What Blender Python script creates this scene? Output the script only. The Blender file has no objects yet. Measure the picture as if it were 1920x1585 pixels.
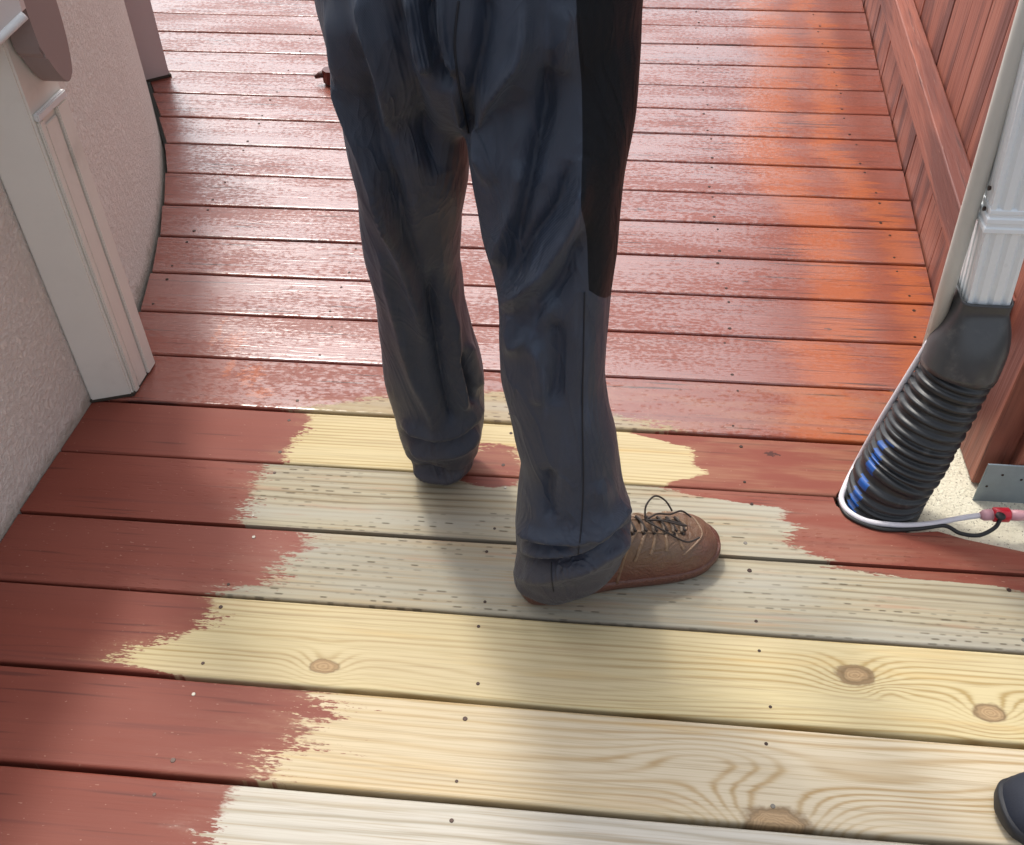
import bpy, bmesh, math, random
import numpy as np
from mathutils import Vector, Matrix, noise as mnoise
from mathutils.bvhtree import BVHTree

random.seed(7)
SC = bpy.context.scene
COL = SC.collection
rad = math.radians

# ------------------------------------------------------------------ camera
FPX, PITCH, YAW, ROLL, CAMH = 1855.7, 0.754313, -0.106065, -0.017695, 1.26157
_f = Vector((math.sin(YAW)*math.cos(PITCH), math.cos(YAW)*math.cos(PITCH), -math.sin(PITCH)))
_r = Vector((math.cos(YAW), -math.sin(YAW), 0))
_u = _r.cross(_f)
CR = _r*math.cos(ROLL) + _u*math.sin(ROLL)
CU = -_r*math.sin(ROLL) + _u*math.cos(ROLL)
CF = _f
CAM = Vector((0, 0, CAMH))
cam_d = bpy.data.cameras.new('camera')
cam_d.sensor_width = 36.0
cam_d.lens = FPX*36/1920
cam_d.clip_start = 0.02
cam_d.clip_end = 3000
cam = bpy.data.objects.new('camera', cam_d)
COL.objects.link(cam)
cam.matrix_world = Matrix(((CR.x, CU.x, -CF.x, CAM.x), (CR.y, CU.y, -CF.y, CAM.y), (CR.z, CU.z, -CF.z, CAM.z), (0, 0, 0, 1)))
SC.camera = cam

# ------------------------------------------------------------------ sky, sun, exposure
SUN_AZ, SUN_EL = rad(-34), rad(60)
w = bpy.data.worlds.new('World')
SC.world = w
w.use_nodes = True
wn = w.node_tree.nodes
sky = wn.new('ShaderNodeTexSky')
sky.sky_type = 'NISHITA'
sky.sun_disc = False
sky.sun_elevation = SUN_EL
sky.sun_rotation = SUN_AZ
sky.dust_density = 4.0
sky.air_density = 1.0
hs = wn.new('ShaderNodeHueSaturation')
hs.inputs['Saturation'].default_value = 0.35
w.node_tree.links.new(sky.outputs[0], hs.inputs['Color'])
w.node_tree.links.new(hs.outputs[0], wn['Background'].inputs[0])
wn['Background'].inputs[1].default_value = 0.15
sd = bpy.data.lights.new('sun', 'SUN')
sd.energy = 1.0
sd.angle = rad(6)
sd.color = (1, 0.95, 0.86)
sun = bpy.data.objects.new('sun', sd)
COL.objects.link(sun)
to_sun = Vector((math.sin(SUN_AZ)*math.cos(SUN_EL), math.cos(SUN_AZ)*math.cos(SUN_EL), math.sin(SUN_EL)))
sun.rotation_euler = to_sun.to_track_quat('Z', 'Y').to_euler()
sun.location = (-3, 4, 6)
SC.view_settings.view_transform = 'Standard'
SC.view_settings.look = 'None'
SC.view_settings.exposure = 0.92
SC.view_settings.gamma = 1
SC.view_settings.use_curve_mapping = False
SC.cycles.max_bounces = 6
SC.cycles.diffuse_bounces = 3
SC.cycles.glossy_bounces = 3

# ------------------------------------------------------------------ helpers
def ray(x, y):
    return CF + CR*((x-960)/FPX) + CU*((792.5-y)/FPX)

def at(x, y, z=0.0):
    d = ray(x, y)
    return CAM + d*((z-CAMH)/d.z)

def atY(x, y, Y):
    d = ray(x, y)
    return CAM + d*(Y/d.y)

def proj(P):
    """world points (N,3) -> picture points of the photograph, used only to read surfaces off"""
    d = np.asarray(P) - np.array(CAM)
    z = d @ np.array(CF)
    return np.stack([960+FPX*(d @ np.array(CR))/z, 792.5-FPX*(d @ np.array(CU))/z], 1)

def tag(o, label=None, cat=None, group=None, kind=None):
    if label: o['label'] = label
    if cat: o['category'] = cat
    if group: o['group'] = group
    if kind: o['kind'] = kind
    return o

def empty(name, loc=(0, 0, 0)):
    o = bpy.data.objects.new(name, None)
    o.empty_display_size = 0.05
    COL.objects.link(o)
    o.location = loc
    bpy.context.view_layer.update()
    return o

def mesh_obj(name, verts, faces, mat, parent=None, smooth=False):
    me = bpy.data.meshes.new(name)
    me.from_pydata([tuple(v) for v in verts], [], faces)
    me.update()
    return link(name, me, mat, parent, smooth)

def link(name, me, mat, parent=None, smooth=False):
    o = bpy.data.objects.new(name, me)
    COL.objects.link(o)
    mats = mat if isinstance(mat, (list, tuple)) else [mat]
    for m in mats:
        if m is not None and m.name not in [x.name for x in me.materials if x]:
            me.materials.append(m)
    if smooth:
        me.polygons.foreach_set('use_smooth', [True]*len(me.polygons))
    if parent:
        par(o, parent)
    return o

def par(o, parent):
    o.parent = parent
    o.matrix_parent_inverse = parent.matrix_world.inverted()

def bm_obj(name, bm, mat, parent=None, smooth=False):
    bmesh.ops.recalc_face_normals(bm, faces=bm.faces[:])
    me = bpy.data.meshes.new(name)
    bm.to_mesh(me)
    bm.free()
    return link(name, me, mat, parent, smooth)

def box_bm(sx, sy, sz, c=(0, 0, 0), bevel=0.0, seg=2):
    bm = bmesh.new()
    bmesh.ops.create_cube(bm, size=1)
    for v in bm.verts:
        v.co = Vector((v.co.x*sx+c[0], v.co.y*sy+c[1], v.co.z*sz+c[2]))
    if bevel:
        bmesh.ops.bevel(bm, geom=bm.edges[:], offset=bevel, segments=seg, affect='EDGES', profile=0.5)
    return bm

def prism_bm(outline, z0, z1, bevel=0.0, seg=2):
    """outline in xy, extruded from z0 to z1"""
    bm = bmesh.new()
    lo = [bm.verts.new((p[0], p[1], z0)) for p in outline]
    hi = [bm.verts.new((p[0], p[1], z1)) for p in outline]
    bm.faces.new(hi)
    bm.faces.new(lo[::-1])
    n = len(lo)
    for i in range(n):
        bm.faces.new((lo[i], lo[(i+1) % n], hi[(i+1) % n], hi[i]))
    if bevel:
        es = [e for e in bm.edges if e.verts[0].co.z == z1 and e.verts[1].co.z == z1]
        bmesh.ops.bevel(bm, geom=es, offset=bevel, segments=seg, affect='EDGES', profile=0.5)
    return bm

def tube(path, r, n=10, cap=True):
    """path list of Vector, r float or list -> verts, faces"""
    P = [Vector(p) for p in path]
    m = len(P)
    R = r if isinstance(r, (list, tuple)) else [r]*m
    V, F = [], []
    t0 = (P[1]-P[0]).normalized()
    ref = Vector((0, 0, 1)) if abs(t0.z) < 0.9 else Vector((1, 0, 0))
    a = t0.cross(ref).normalized()
    for i in range(m):
        t = (P[min(i+1, m-1)]-P[max(i-1, 0)]).normalized()
        a = (a - t*a.dot(t)).normalized()
        b = t.cross(a)
        for k in range(n):
            th = 2*math.pi*k/n
            V.append(P[i] + (a*math.cos(th)+b*math.sin(th))*R[i])
    for i in range(m-1):
        for k in range(n):
            F.append((i*n+k, i*n+(k+1) % n, (i+1)*n+(k+1) % n, (i+1)*n+k))
    if cap:
        F.append(tuple(range(n))[::-1])
        F.append(tuple((m-1)*n+k for k in range(n)))
    return V, F

def spline(pts, n):
    """Catmull-Rom through pts, n samples per span"""
    P = [Vector(p) for p in pts]
    out = []
    for i in range(len(P)-1):
        p0, p1, p2, p3 = P[max(i-1, 0)], P[i], P[i+1], P[min(i+2, len(P)-1)]
        for k in range(n):
            t = k/n
            out.append(0.5*((2*p1)+(p2-p0)*t+(2*p0-5*p1+4*p2-p3)*t*t+(3*p1-p0-3*p2+p3)*t**3))
    out.append(P[-1])
    return out

def loft(rings, cap=True):
    n = len(rings[0])
    V = [v for r in rings for v in r]
    F = []
    for i in range(len(rings)-1):
        for k in range(n):
            F.append((i*n+k, i*n+(k+1) % n, (i+1)*n+(k+1) % n, (i+1)*n+k))
    if cap:
        F.append(tuple(range(n))[::-1])
        F.append(tuple((len(rings)-1)*n+k for k in range(n)))
    return V, F

# ------------------------------------------------------------------ node language
class S:
    nt = None
    def __init__(s, sock): s.s = sock
    def _m(op, a, b=None, c=None, clamp=False):
        n = S.nt.nodes.new('ShaderNodeMath')
        n.operation = op
        n.use_clamp = clamp
        for i, v in enumerate((a, b, c)):
            if v is None: continue
            if isinstance(v, S): S.nt.links.new(v.s, n.inputs[i])
            else: n.inputs[i].default_value = v
        return S(n.outputs[0])
    def __add__(a, b): return S._m('ADD', a, b)
    def __radd__(a, b): return S._m('ADD', b, a)
    def __sub__(a, b): return S._m('SUBTRACT', a, b)
    def __rsub__(a, b): return S._m('SUBTRACT', b, a)
    def __mul__(a, b): return S._m('MULTIPLY', a, b)
    def __rmul__(a, b): return S._m('MULTIPLY', b, a)
    def __truediv__(a, b): return S._m('DIVIDE', a, b)
    def __pow__(a, b): return S._m('POWER', a, b)

def mth(op, *a, **k): return S._m(op, *a, **k)

def setin(sock, v):
    if isinstance(v, S): S.nt.links.new(v.s, sock)
    elif isinstance(v, (tuple, list)) and len(v) == 3 and sock.type == 'RGBA': sock.default_value = (*v, 1)
    else: sock.default_value = v

def comb(x, y, z=0.0):
    n = S.nt.nodes.new('ShaderNodeCombineXYZ')
    for i, v in enumerate((x, y, z)): setin(n.inputs[i], v)
    return S(n.outputs[0])

def coords(kind='Object'):
    n = S.nt.nodes.new('ShaderNodeTexCoord')
    s = S.nt.nodes.new('ShaderNodeSeparateXYZ')
    S.nt.links.new(n.outputs[kind], s.inputs[0])
    return S(s.outputs[0]), S(s.outputs[1]), S(s.outputs[2])

def noise(vec, scale=1.0, detail=2.0, rough=0.5, dist=0.0):
    n = S.nt.nodes.new('ShaderNodeTexNoise')
    setin(n.inputs['Vector'], vec)
    n.inputs['Scale'].default_value = scale
    n.inputs['Detail'].default_value = detail
    n.inputs['Roughness'].default_value = rough
    n.inputs['Distortion'].default_value = dist
    return S(n.outputs['Fac'])

def voro(vec, scale, feature='F1', out='Distance'):
    n = S.nt.nodes.new('ShaderNodeTexVoronoi')
    n.feature = feature
    setin(n.inputs['Vector'], vec)
    n.inputs['Scale'].default_value = scale
    return S(n.outputs[out])

def smooth(x, a, b, lo=0.0, hi=1.0):
    n = S.nt.nodes.new('ShaderNodeMapRange')
    n.interpolation_type = 'SMOOTHSTEP'
    setin(n.inputs['Value'], x)
    for i, v in zip((1, 2, 3, 4), (a, b, lo, hi)): n.inputs[i].default_value = v
    return S(n.outputs[0])

def lin(x, a, b, lo=0.0, hi=1.0):
    n = S.nt.nodes.new('ShaderNodeMapRange')
    setin(n.inputs['Value'], x)
    for i, v in zip((1, 2, 3, 4), (a, b, lo, hi)): n.inputs[i].default_value = v
    return S(n.outputs[0])

def mixc(f, a, b, mode='MIX'):
    n = S.nt.nodes.new('ShaderNodeMix')
    n.data_type = 'RGBA'
    n.blend_type = mode
    setin(n.inputs[0], f)
    setin(n.inputs[6], a)
    setin(n.inputs[7], b)
    return S(n.outputs[2])

def mixf(f, a, b):
    n = S.nt.nodes.new('ShaderNodeMix')
    setin(n.inputs[0], f)
    setin(n.inputs[2], a)
    setin(n.inputs[3], b)
    return S(n.outputs[0])

def curve(x, pts):
    """piecewise linear function of x through (x, y) points, by a colour ramp"""
    pts = sorted(pts)
    x0, x1 = pts[0][0], pts[-1][0]
    n = S.nt.nodes.new('ShaderNodeValToRGB')
    n.color_ramp.interpolation = 'LINEAR'
    el = n.color_ramp.elements
    ys = [p[1] for p in pts]
    lo, hi = min(ys), max(ys)+1e-6
    for i, (a, b) in enumerate(pts):
        e = el[i] if i < 2 else el.new((a-x0)/(x1-x0))
        e.position = (a-x0)/(x1-x0)
        g = (b-lo)/(hi-lo)
        e.color = (g, g, g, 1)
    setin(n.inputs[0], lin(x, x0, x1))
    return S(n.outputs[0])*(hi-lo)+lo

def bump(h, strength=0.5, dist=0.002, normal=None):
    n = S.nt.nodes.new('ShaderNodeBump')
    n.inputs['Strength'].default_value = strength
    n.inputs['Distance'].default_value = dist
    setin(n.inputs['Height'], h)
    if normal: setin(n.inputs['Normal'], normal)
    return S(n.outputs[0])

def begin(name):
    m = bpy.data.materials.new(name)
    m.use_nodes = True
    S.nt = m.node_tree
    return m, m.node_tree.nodes['Principled BSDF']

def bsdf(b, **k):
    names = dict(color='Base Color', rough='Roughness', metal='Metallic', normal='Normal', spec='Specular IOR Level',
                 coat='Coat Weight', coat_rough='Coat Roughness', coat_normal='Coat Normal', sheen='Sheen Weight', sheen_rough='Sheen Roughness', ior='IOR', coat_ior='Coat IOR')
    for a, v in k.items(): setin(b.inputs[names[a]], v)

# ------------------------------------------------------------------ materials
def board_material(name, kind, yc, half, seed, wet=0.0, left=None, right=None, W=0.05, knots=(), extra=None, ring=95.0, orange=0.0, semi=None, blots=()):
    """one deck board. kind: bare wood under the stain; left/right: list of (v, x) where bare wood begins / ends"""
    m, b = begin(name)
    X, Y, Z = coords('Object')
    v = Y/half                                     # -1 near edge .. 1 far edge
    sx = X + seed*3.17
    # fine grain shared by stain and bare wood
    fine = noise(comb(sx*(11.0 if wet > 0.3 else 6.0), Y*260.0, seed), 1.0, 2, 0.65)
    med = noise(comb(sx*1.7, Y*70.0, seed+5), 1.0, 3, 0.6)
    big = noise(comb(sx*1.1, Y*6.0, seed+9), 1.0, 1, 0.5)
    crack = smooth(noise(comb(sx*5.5, Y*150.0, seed+21), 1.0, 0, 0.5), 0.70, 0.82)
    # ---- stain
    tone = noise(comb(sx*2.0, Y*14.0, seed+2), 1.0, 2, 0.6)
    red = mixc(tone, (0.165, 0.036, 0.022), (0.240, 0.062, 0.039))
    red = mixc(smooth(big, 0.35, 0.7)*0.5, red, (0.225, 0.068, 0.047))
    fleck = smooth(noise(comb(sx*150.0, Y*330.0, seed+8), 1.0, 0), 0.80, 0.86)
    red = mixc(fleck*0.32, red, (0.50, 0.33, 0.24))
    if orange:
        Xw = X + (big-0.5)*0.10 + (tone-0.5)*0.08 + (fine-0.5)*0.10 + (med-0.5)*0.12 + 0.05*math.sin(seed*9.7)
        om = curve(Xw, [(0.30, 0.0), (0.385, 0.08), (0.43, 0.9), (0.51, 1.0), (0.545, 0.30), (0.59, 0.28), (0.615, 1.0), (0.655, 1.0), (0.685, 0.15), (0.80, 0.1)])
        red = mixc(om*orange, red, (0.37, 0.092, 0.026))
    for (bx, by, rx, ry, bc, thr) in blots:
        dd = ((X-bx)/rx)*((X-bx)/rx) + ((Y-(by-yc))/ry)*((Y-(by-yc))/ry)
        sp = smooth(noise(comb(X*90, Y*150, seed), 1.0, 2, 0.6) - dd*0.22, thr, thr+0.12)
        red = mixc(sp*0.85, red, bc)
    red = mixc(smooth(med, 0.56, 0.72)*0.55, red, (0.13, 0.034, 0.027))
    red = mixc(crack*(0.45 if wet < 0.3 else 0.8), red, (0.03, 0.010, 0.009))
    hgt = fine*0.75 + med*0.9
    wetn = noise(comb(sx*2.2, Y*9.0, seed+31), 1.0, 2)
    rough_red = mixf(wet, 0.58, 0.34) + (wetn-0.5)*0.10 + (fine-0.5)*0.12
    spk = noise(comb(sx*95.0, Y*190.0, seed+33), 1.0, 1)
    coat = wet*smooth(wetn*0.8 + 0.1 + (fine-0.5)*0.5 + (med-0.5)*0.35 + (spk-0.5)*0.75, 0.36, 0.60)
    if kind is None:
        nrm = bump(hgt, 0.34+0.16*wet, 0.0020)
        bsdf(b, color=red, rough=rough_red, normal=nrm, spec=0.28+0.25*wet, coat=coat, coat_rough=0.22, coat_normal=nrm, coat_ior=2.15)
        return m
    # ---- bare wood
    C = dict(yellow=((0.55, 0.460, 0.265), (0.42, 0.300, 0.125), (0.51, 0.42, 0.27)),
             pale=((0.58, 0.495, 0.355), (0.46, 0.315, 0.150), (0.56, 0.44, 0.25)),
             white=((0.53, 0.495, 0.425), (0.41, 0.36, 0.27), (0.47, 0.44, 0.38)),
             grey=((0.375, 0.335, 0.24), (0.22, 0.175, 0.11), (0.31, 0.295, 0.24)),
             olive=((0.44, 0.37, 0.22), (0.31, 0.22, 0.11), (0.36, 0.31, 0.19)))[kind]
    wob = noise(comb(sx*0.8, Y*5.0, seed+3), 1.0, 3, 0.5)
    F = Y*ring + wob*5.5 + (fine-0.5)*0.5
    kd = None
    for (kx, ky, ax, ay, amp, r) in knots:
        dx = X-kx
        dy = Y-(ky-yc)
        e = mth('EXPONENT', (dx*dx)*(-1/ax**2)+(dy*dy)*(-1/ay**2))
        F = F + e*amp
        if r > 0:
            rr = mth('SQRT', dx*dx*0.42 + dy*dy*1.2 + 1e-9) + (noise(comb(X*45, Y*60, seed), 1.0, 3)-0.5)*r*0.8
            k1 = smooth(rr/r, 1.15, 0.82)
            if kd is None: kd, kr = k1, rr
            else: kd, kr = mth('MAXIMUM', kd, k1), mth('MINIMUM', kr, rr)
    wave = mth('SINE', F*2*math.pi)*0.5+0.5
    late = (wave**2.6)*smooth(noise(comb(sx*0.9, Y*30, seed+13), 1.0, 2), 0.28, 0.62, 0.15, 1.0)
    col = mixc(late*0.95, C[0], tuple(k*0.86 for k in C[1]))
    col = mixc(smooth(big, 0.45, 0.75)*0.7, col, C[2])
    honey = smooth(noise(comb(sx*1.6, Y*24.0, seed+40), 1.0, 3, 0.5), 0.58, 0.75)
    col = mixc(honey*(0.55 if kind in ('pale', 'yellow') else 0.25), col, (0.52, 0.34, 0.125))
    col = mixc(smooth(fine, 0.48, 0.75)*(0.65 if kind in ('grey', 'olive') else 0.42), col, (0.33, 0.24, 0.13))
    col = mixc(smooth(med, 0.56, 0.70)*(0.5 if kind in ('grey', 'olive', 'white') else 0.12), col, (0.24, 0.19, 0.12))
    hair = smooth(noise(comb(sx*7.0, Y*520.0, seed+17), 1.0, 1), 0.50, 0.72)
    col = mixc(hair*0.22, col, (0.30, 0.21, 0.11))
    hb = fine*0.6
    if kind in ('grey', 'olive'):
        # incising marks of the treatment: broken rows of short dashes along the grain
        rowf = Y*105.0 + (noise(comb(sx*1.2, Y*4.0, seed), 1.0, 1)-0.5)*1.6
        row = mth('FLOOR', rowf)
        fy = mth('ABSOLUTE', mth('FRACT', rowf)-0.5)
        ux = X*40.0 + mth('SINE', row*12.9)*3.7 + (noise(comb(sx*9.0, row*1.7, seed), 1.0, 1)-0.5)*1.4
        fx = mth('ABSOLUTE', mth('FRACT', ux)-0.5)
        some = noise(comb(mth('FLOOR', ux)*0.83, row*0.71, seed), 3.1, 1)
        dash = smooth(fy, 0.20, 0.10)*smooth(fx-(some-0.5)*0.7, 0.24, 0.04)*smooth(some, 0.42, 0.62)
        area = smooth(noise(comb(sx*3.1, Y*22, seed+77), 1.0, 3), 0.40, 0.58)
        dash = dash*area
        col = mixc(smooth(noise(comb(sx*2.6, Y*18, seed+50), 1.0, 3), 0.42, 0.70)*0.6, col, (0.37, 0.355, 0.30))
        col = mixc(smooth(noise(comb(sx*3.6, Y*40, seed+61), 1.0, 3), 0.60, 0.72)*0.5, col, (0.40, 0.24, 0.15))
        col = mixc(dash*0.75, col, (0.085, 0.066, 0.042))
        hb = hb - dash*1.6
    if kind == 'grey' or kind == 'white':
        edge = smooth(mth('ABSOLUTE', v)+(med-0.5)*0.25, 0.88, 0.99)
        col = mixc(edge*0.55, col, (0.16, 0.14, 0.115))
    if kd is not None:
        kw = mth('SINE', kr*1500.0)*0.5+0.5
        kc = mixc(kw*0.5+smooth(fine, 0.4, 0.7)*0.3, (0.42, 0.28, 0.15), (0.22, 0.14, 0.075))
        kc = mixc(smooth(kr/knots[0][5] if knots[0][5] else kr, 0.62, 0.95)*0.6, kc, (0.10, 0.06, 0.03))
        col = mixc(kd*0.9, col, kc)
    # ---- where the stain stops
    dry = noise(comb(sx*20.0, Y*170.0, seed+70), 1.0, 3, 0.7)*0.55 + noise(comb(sx*110.0, Y*360.0, seed+73), 1.0, 2, 0.6)*0.45
    lap = smooth(noise(comb(sx*9.0, Y*28.0, seed+75), 1.0, 1), 0.36, 0.64, 2.2, 7.5)
    ragg = noise(comb(sx*6.0, Y*34.0, seed+71), 1.0, 3, 0.6)
    def sharp(t): return smooth(t, -0.26, 0.26)
    bare = None
    if left:
        t = (X-curve(v, left))/W + (dry-0.5)*lap + (ragg-0.5)*1.8
        bare = sharp(t)
        thin = smooth(t, -2.4, 0.3)
    if right:
        t = (curve(v, right)-X)/(W*0.8) + (dry-0.5)*lap + (ragg-0.5)*2.6
        bare = sharp(t) if bare is None else bare*sharp(t)
    if extra:                                   # a dab of stain on the bare wood
        (ex, ey, rx, ry) = extra
        dd = ((X-ex)/rx)*((X-ex)/rx) + ((Y-(ey-yc))/ry)*((Y-(ey-yc))/ry)
        bare = bare*sharp((dd-1.0)*1.2 + (dry-0.5)*3.4 + (ragg-0.5)*3.0)
    if semi:
        bare = bare*semi
    # thin wash of stain pulled into the bare grain
    wash = smooth(noise(comb(sx*4.0, Y*60, seed+90), 1.0, 3), 0.62, 0.75)*0.35
    col = mixc(wash if kind in ('grey', 'olive') else wash*0.25, col, (0.36, 0.17, 0.10))
    if left: red = mixc(thin*0.30*smooth(ragg, 0.35, 0.65), red, mixc(0.6, col, (0.28, 0.075, 0.04)))
    color = mixc(bare, red, col)
    rough = mixf(bare, rough_red, 0.72)
    height = hb + med*0.4
    nrm = bump(height, 0.40, 0.0014)
    bsdf(b, color=color, rough=rough, normal=nrm, spec=mixf(bare, 0.28, 0.2))
    if wet:
        bsdf(b, coat=(1.0-bare)*coat, coat_rough=0.22, coat_ior=2.15)
    return m

def plain(name, color, rough=0.5, spec=0.5, metal=0.0, var=0.15, nscale=30.0, bmp=0.0, bscale=200.0, dirt=None, coat=0.0):
    m, b = begin(name)
    X, Y, Z = coords('Object')
    P = comb(X, Y, Z)
    n1 = noise(P, nscale, 4, 0.6)
    n2 = noise(P, nscale*0.15, 2, 0.5)
    dark = tuple(c*(1-var*2) for c in color)
    lite = tuple(min(1, c*(1+var)) for c in color)
    c = mixc(n1*0.6+n2*0.4, dark, lite)
    if dirt:
        c = mixc(smooth(noise(P, nscale*0.4, 5, 0.7), 0.55, 0.75)*dirt[1], c, dirt[0])
    bsdf(b, color=c, rough=lin(n1, 0.2, 0.8, rough-0.06, rough+0.08), spec=spec, metal=metal, coat=coat)
    if bmp:
        bsdf(b, normal=bump(noise(P, bscale, 3, 0.6), bmp, 0.001))
    return m

def stucco_material():
    m, b = begin('stucco')
    X, Y, Z = coords('Object')
    P = comb(X, Y, Z)
    n = noise(P, 95, 5, 0.68, 0.4)
    v = voro(comb(X*1.0, Y*1.0, Z*0.6), 105, 'SMOOTH_F1')
    n3 = noise(P, 320, 3, 0.6)
    h = smooth(n, 0.38, 0.62)*1.0 + v*0.6 + n3*0.35
    c = mixc(noise(P, 9, 4, 0.6), (0.72, 0.66, 0.59), (0.80, 0.75, 0.69))
    c = mixc(smooth(n, 0.52, 0.30)*0.35, c, (0.48, 0.41, 0.36))
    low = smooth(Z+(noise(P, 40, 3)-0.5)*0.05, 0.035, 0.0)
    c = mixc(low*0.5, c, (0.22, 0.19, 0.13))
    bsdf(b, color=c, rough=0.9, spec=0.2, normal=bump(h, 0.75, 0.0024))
    return m

def fence_material(name, seed=0.0, axis='Z'):
    m, b = begin(name)
    X, Y, Z = coords('Object')
    oi = S.nt.nodes.new('ShaderNodeObjectInfo')
    rnd = S(oi.outputs['Random'])
    if axis == 'Z': g, a1, a2 = Z, X, Y
    else: g, a1, a2 = Y, X, Z
    fine = noise(comb(g*5.0+rnd*9, a1*180, a2*180), 1.0, 3, 0.6)
    med = noise(comb(g*2.0+rnd*31, a1*45, a2*45), 1.0, 3, 0.6)
    big = noise(comb(g*1.2+rnd*17, a1*9, a2*9), 1.0, 3, 0.6)
    c = mixc(med, (0.20, 0.052, 0.034), (0.36, 0.115, 0.070))
    c = mixc(rnd*0.5, c, (0.34, 0.13, 0.085))
    c = mixc(smooth(big, 0.48, 0.62)*0.85, c, (0.11, 0.030, 0.023))
    c = mixc(smooth(fine, 0.56, 0.72)*0.85, c, (0.060, 0.020, 0.017))
    c = mixc(smooth(noise(comb(g*14, a1*200, a2*200), 1.0, 2), 0.68, 0.78)*0.45, c, (0.48, 0.30, 0.24))
    bsdf(b, color=c, rough=lin(fine, 0.3, 0.7, 0.42, 0.62), normal=bump(fine*0.6+med, 0.7, 0.0022))
    return m

def cloth_material(name, dark, lite, dirt_amt=0.35):
    m, b = begin(name)
    X, Y, Z = coords('Object')
    P = comb(X, Y, Z)
    n = noise(P, 14, 5, 0.6)
    c = mixc(n, dark, lite)
    streak = noise(comb(X*38, Y*38, Z*3.5), 1.0, 4, 0.65)
    c = mixc(smooth(streak, 0.55, 0.78)*0.32, c, tuple(min(1, k*2.3) for k in lite))
    low = smooth(Z + (noise(P, 9, 4, 0.6)-0.5)*0.36, 0.26, 0.0)
    c = mixc(low*dirt_amt, c, (0.075, 0.040, 0.028))
    spots = smooth(noise(P, 26, 5, 0.75), 0.60, 0.72)*smooth(Z, 0.75, 0.15)
    c = mixc(spots*dirt_amt*0.7, c, (0.10, 0.062, 0.042))
    weave = mth('SINE', (X+Z*0.3)*3600.0)*mth('SINE', Z*3600.0)
    rid = 1.0-mth('ABSOLUTE', noise(comb(X*13+Z*2.5, Y*13, Z*4.2), 1.0, 3, 0.55, 0.9)*2.0-1.0)
    rid2 = 1.0-mth('ABSOLUTE', noise(comb(X*26-Z*8, Y*26, Z*9+7), 1.0, 2, 0.55, 0.6)*2.0-1.0)
    h = streak*0.35 + (rid**5.0)*0.95 + (rid2**6.0)*0.22 + noise(P, 60, 2, 0.6)*0.25 + weave*0.05
    bsdf(b, color=c, rough=0.50, spec=0.55 if dark[0] > 0.01 else 0.16, sheen=0.10 if dark[0] > 0.01 else 0.03, sheen_rough=0.4, normal=bump(h, 0.6, 0.0055))
    return m

def leather_material(name, c0, c1, red=0.0):
    m, b = begin(name)
    X, Y, Z = coords('Object')
    P = comb(X, Y, Z)
    n = noise(P, 45, 5, 0.65)
    c = mixc(n, c0, c1)
    scuff = smooth(noise(comb(X*70, Y*50, Z*90), 1.0, 4, 0.7), 0.58, 0.72)
    c = mixc(scuff*0.5, c, (0.30, 0.19, 0.12))
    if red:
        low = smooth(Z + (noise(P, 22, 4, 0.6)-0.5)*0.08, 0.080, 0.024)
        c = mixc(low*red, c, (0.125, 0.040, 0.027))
    h = voro(P, 420, 'F1')*0.5 + n
    wr = noise(comb(X*34, Y*34, Z*60), 1.0, 3, 0.6, 1.2)
    bsdf(b, color=c, rough=lin(n, 0.3, 0.7, 0.34, 0.52), normal=bump(h*0.5+wr*3.0, 0.6, 0.0026))
    return m

def concrete_material():
    m, b = begin('concrete')
    X, Y, Z = coords('Object')
    P = comb(X, Y, Z)
    v = voro(P, 190, 'F1')
    n = noise(P, 60, 4, 0.6)
    c = mixc(n, (0.52, 0.48, 0.36), (0.70, 0.66, 0.53))
    c = mixc(smooth(v, 0.30, 0.16)*smooth(noise(P, 130, 2), 0.50, 0.60), c, (0.20, 0.19, 0.16))
    c = mixc(smooth(noise(P, 240, 2), 0.62, 0.70)*0.7, c, (0.16, 0.13, 0.10))
    bsdf(b, color=c, rough=0.9, spec=0.2, normal=bump(v+n*0.6, 0.8, 0.002))
    return m

M = {}
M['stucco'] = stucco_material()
M['trim'] = plain('painted_trim', (0.76, 0.73, 0.655), 0.45, var=0.05, nscale=12, bmp=0.08, bscale=90, dirt=((0.33, 0.29, 0.23), 0.25))
M['trim_white'] = plain('white_paint', (0.74, 0.74, 0.72), 0.4, var=0.05, nscale=20)
M['mauve'] = plain('mauve_paint', (0.30, 0.235, 0.22), 0.5, var=0.05, nscale=12)
M['pink'] = plain('pinkish_paint', (0.66, 0.56, 0.52), 0.5, var=0.05, nscale=12)
M['pilaster'] = plain('grey_mauve_paint', (0.52, 0.45, 0.44), 0.5, var=0.05, nscale=12)
M['fence'] = fence_material('fence_picket_stain')
M['rail'] = fence_material('fence_rail_stain', axis='Y')
M['spout'] = plain('white_aluminium', (0.78, 0.82, 0.84), 0.32, var=0.03, nscale=10, dirt=((0.5, 0.5, 0.48), 0.15))
M['conduit'] = plain('cream_conduit', (0.58, 0.57, 0.52), 0.4, var=0.06, nscale=20, dirt=((0.35, 0.33, 0.28), 0.3))
M['black_plastic'] = plain('black_polyethylene', (0.020, 0.022, 0.025), 0.40, var=0.25, nscale=60, dirt=((0.13, 0.125, 0.115), 0.55), bmp=0.1)
M['grey_rubber'] = plain('grey_rubber', (0.055, 0.058, 0.062), 0.33, var=0.2, nscale=40, dirt=((0.17, 0.165, 0.155), 0.4), bmp=0.12)
M['blue'] = plain('blue_print', (0.010, 0.085, 0.34), 0.4, var=0.2, nscale=80)
M['sticker'] = plain('white_sticker', (0.80, 0.80, 0.80), 0.4, var=0.03)
M['cord'] = plain('white_cord', (0.66, 0.63, 0.66), 0.5, var=0.08, nscale=60, dirt=((0.30, 0.20, 0.18), 0.5))
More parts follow.
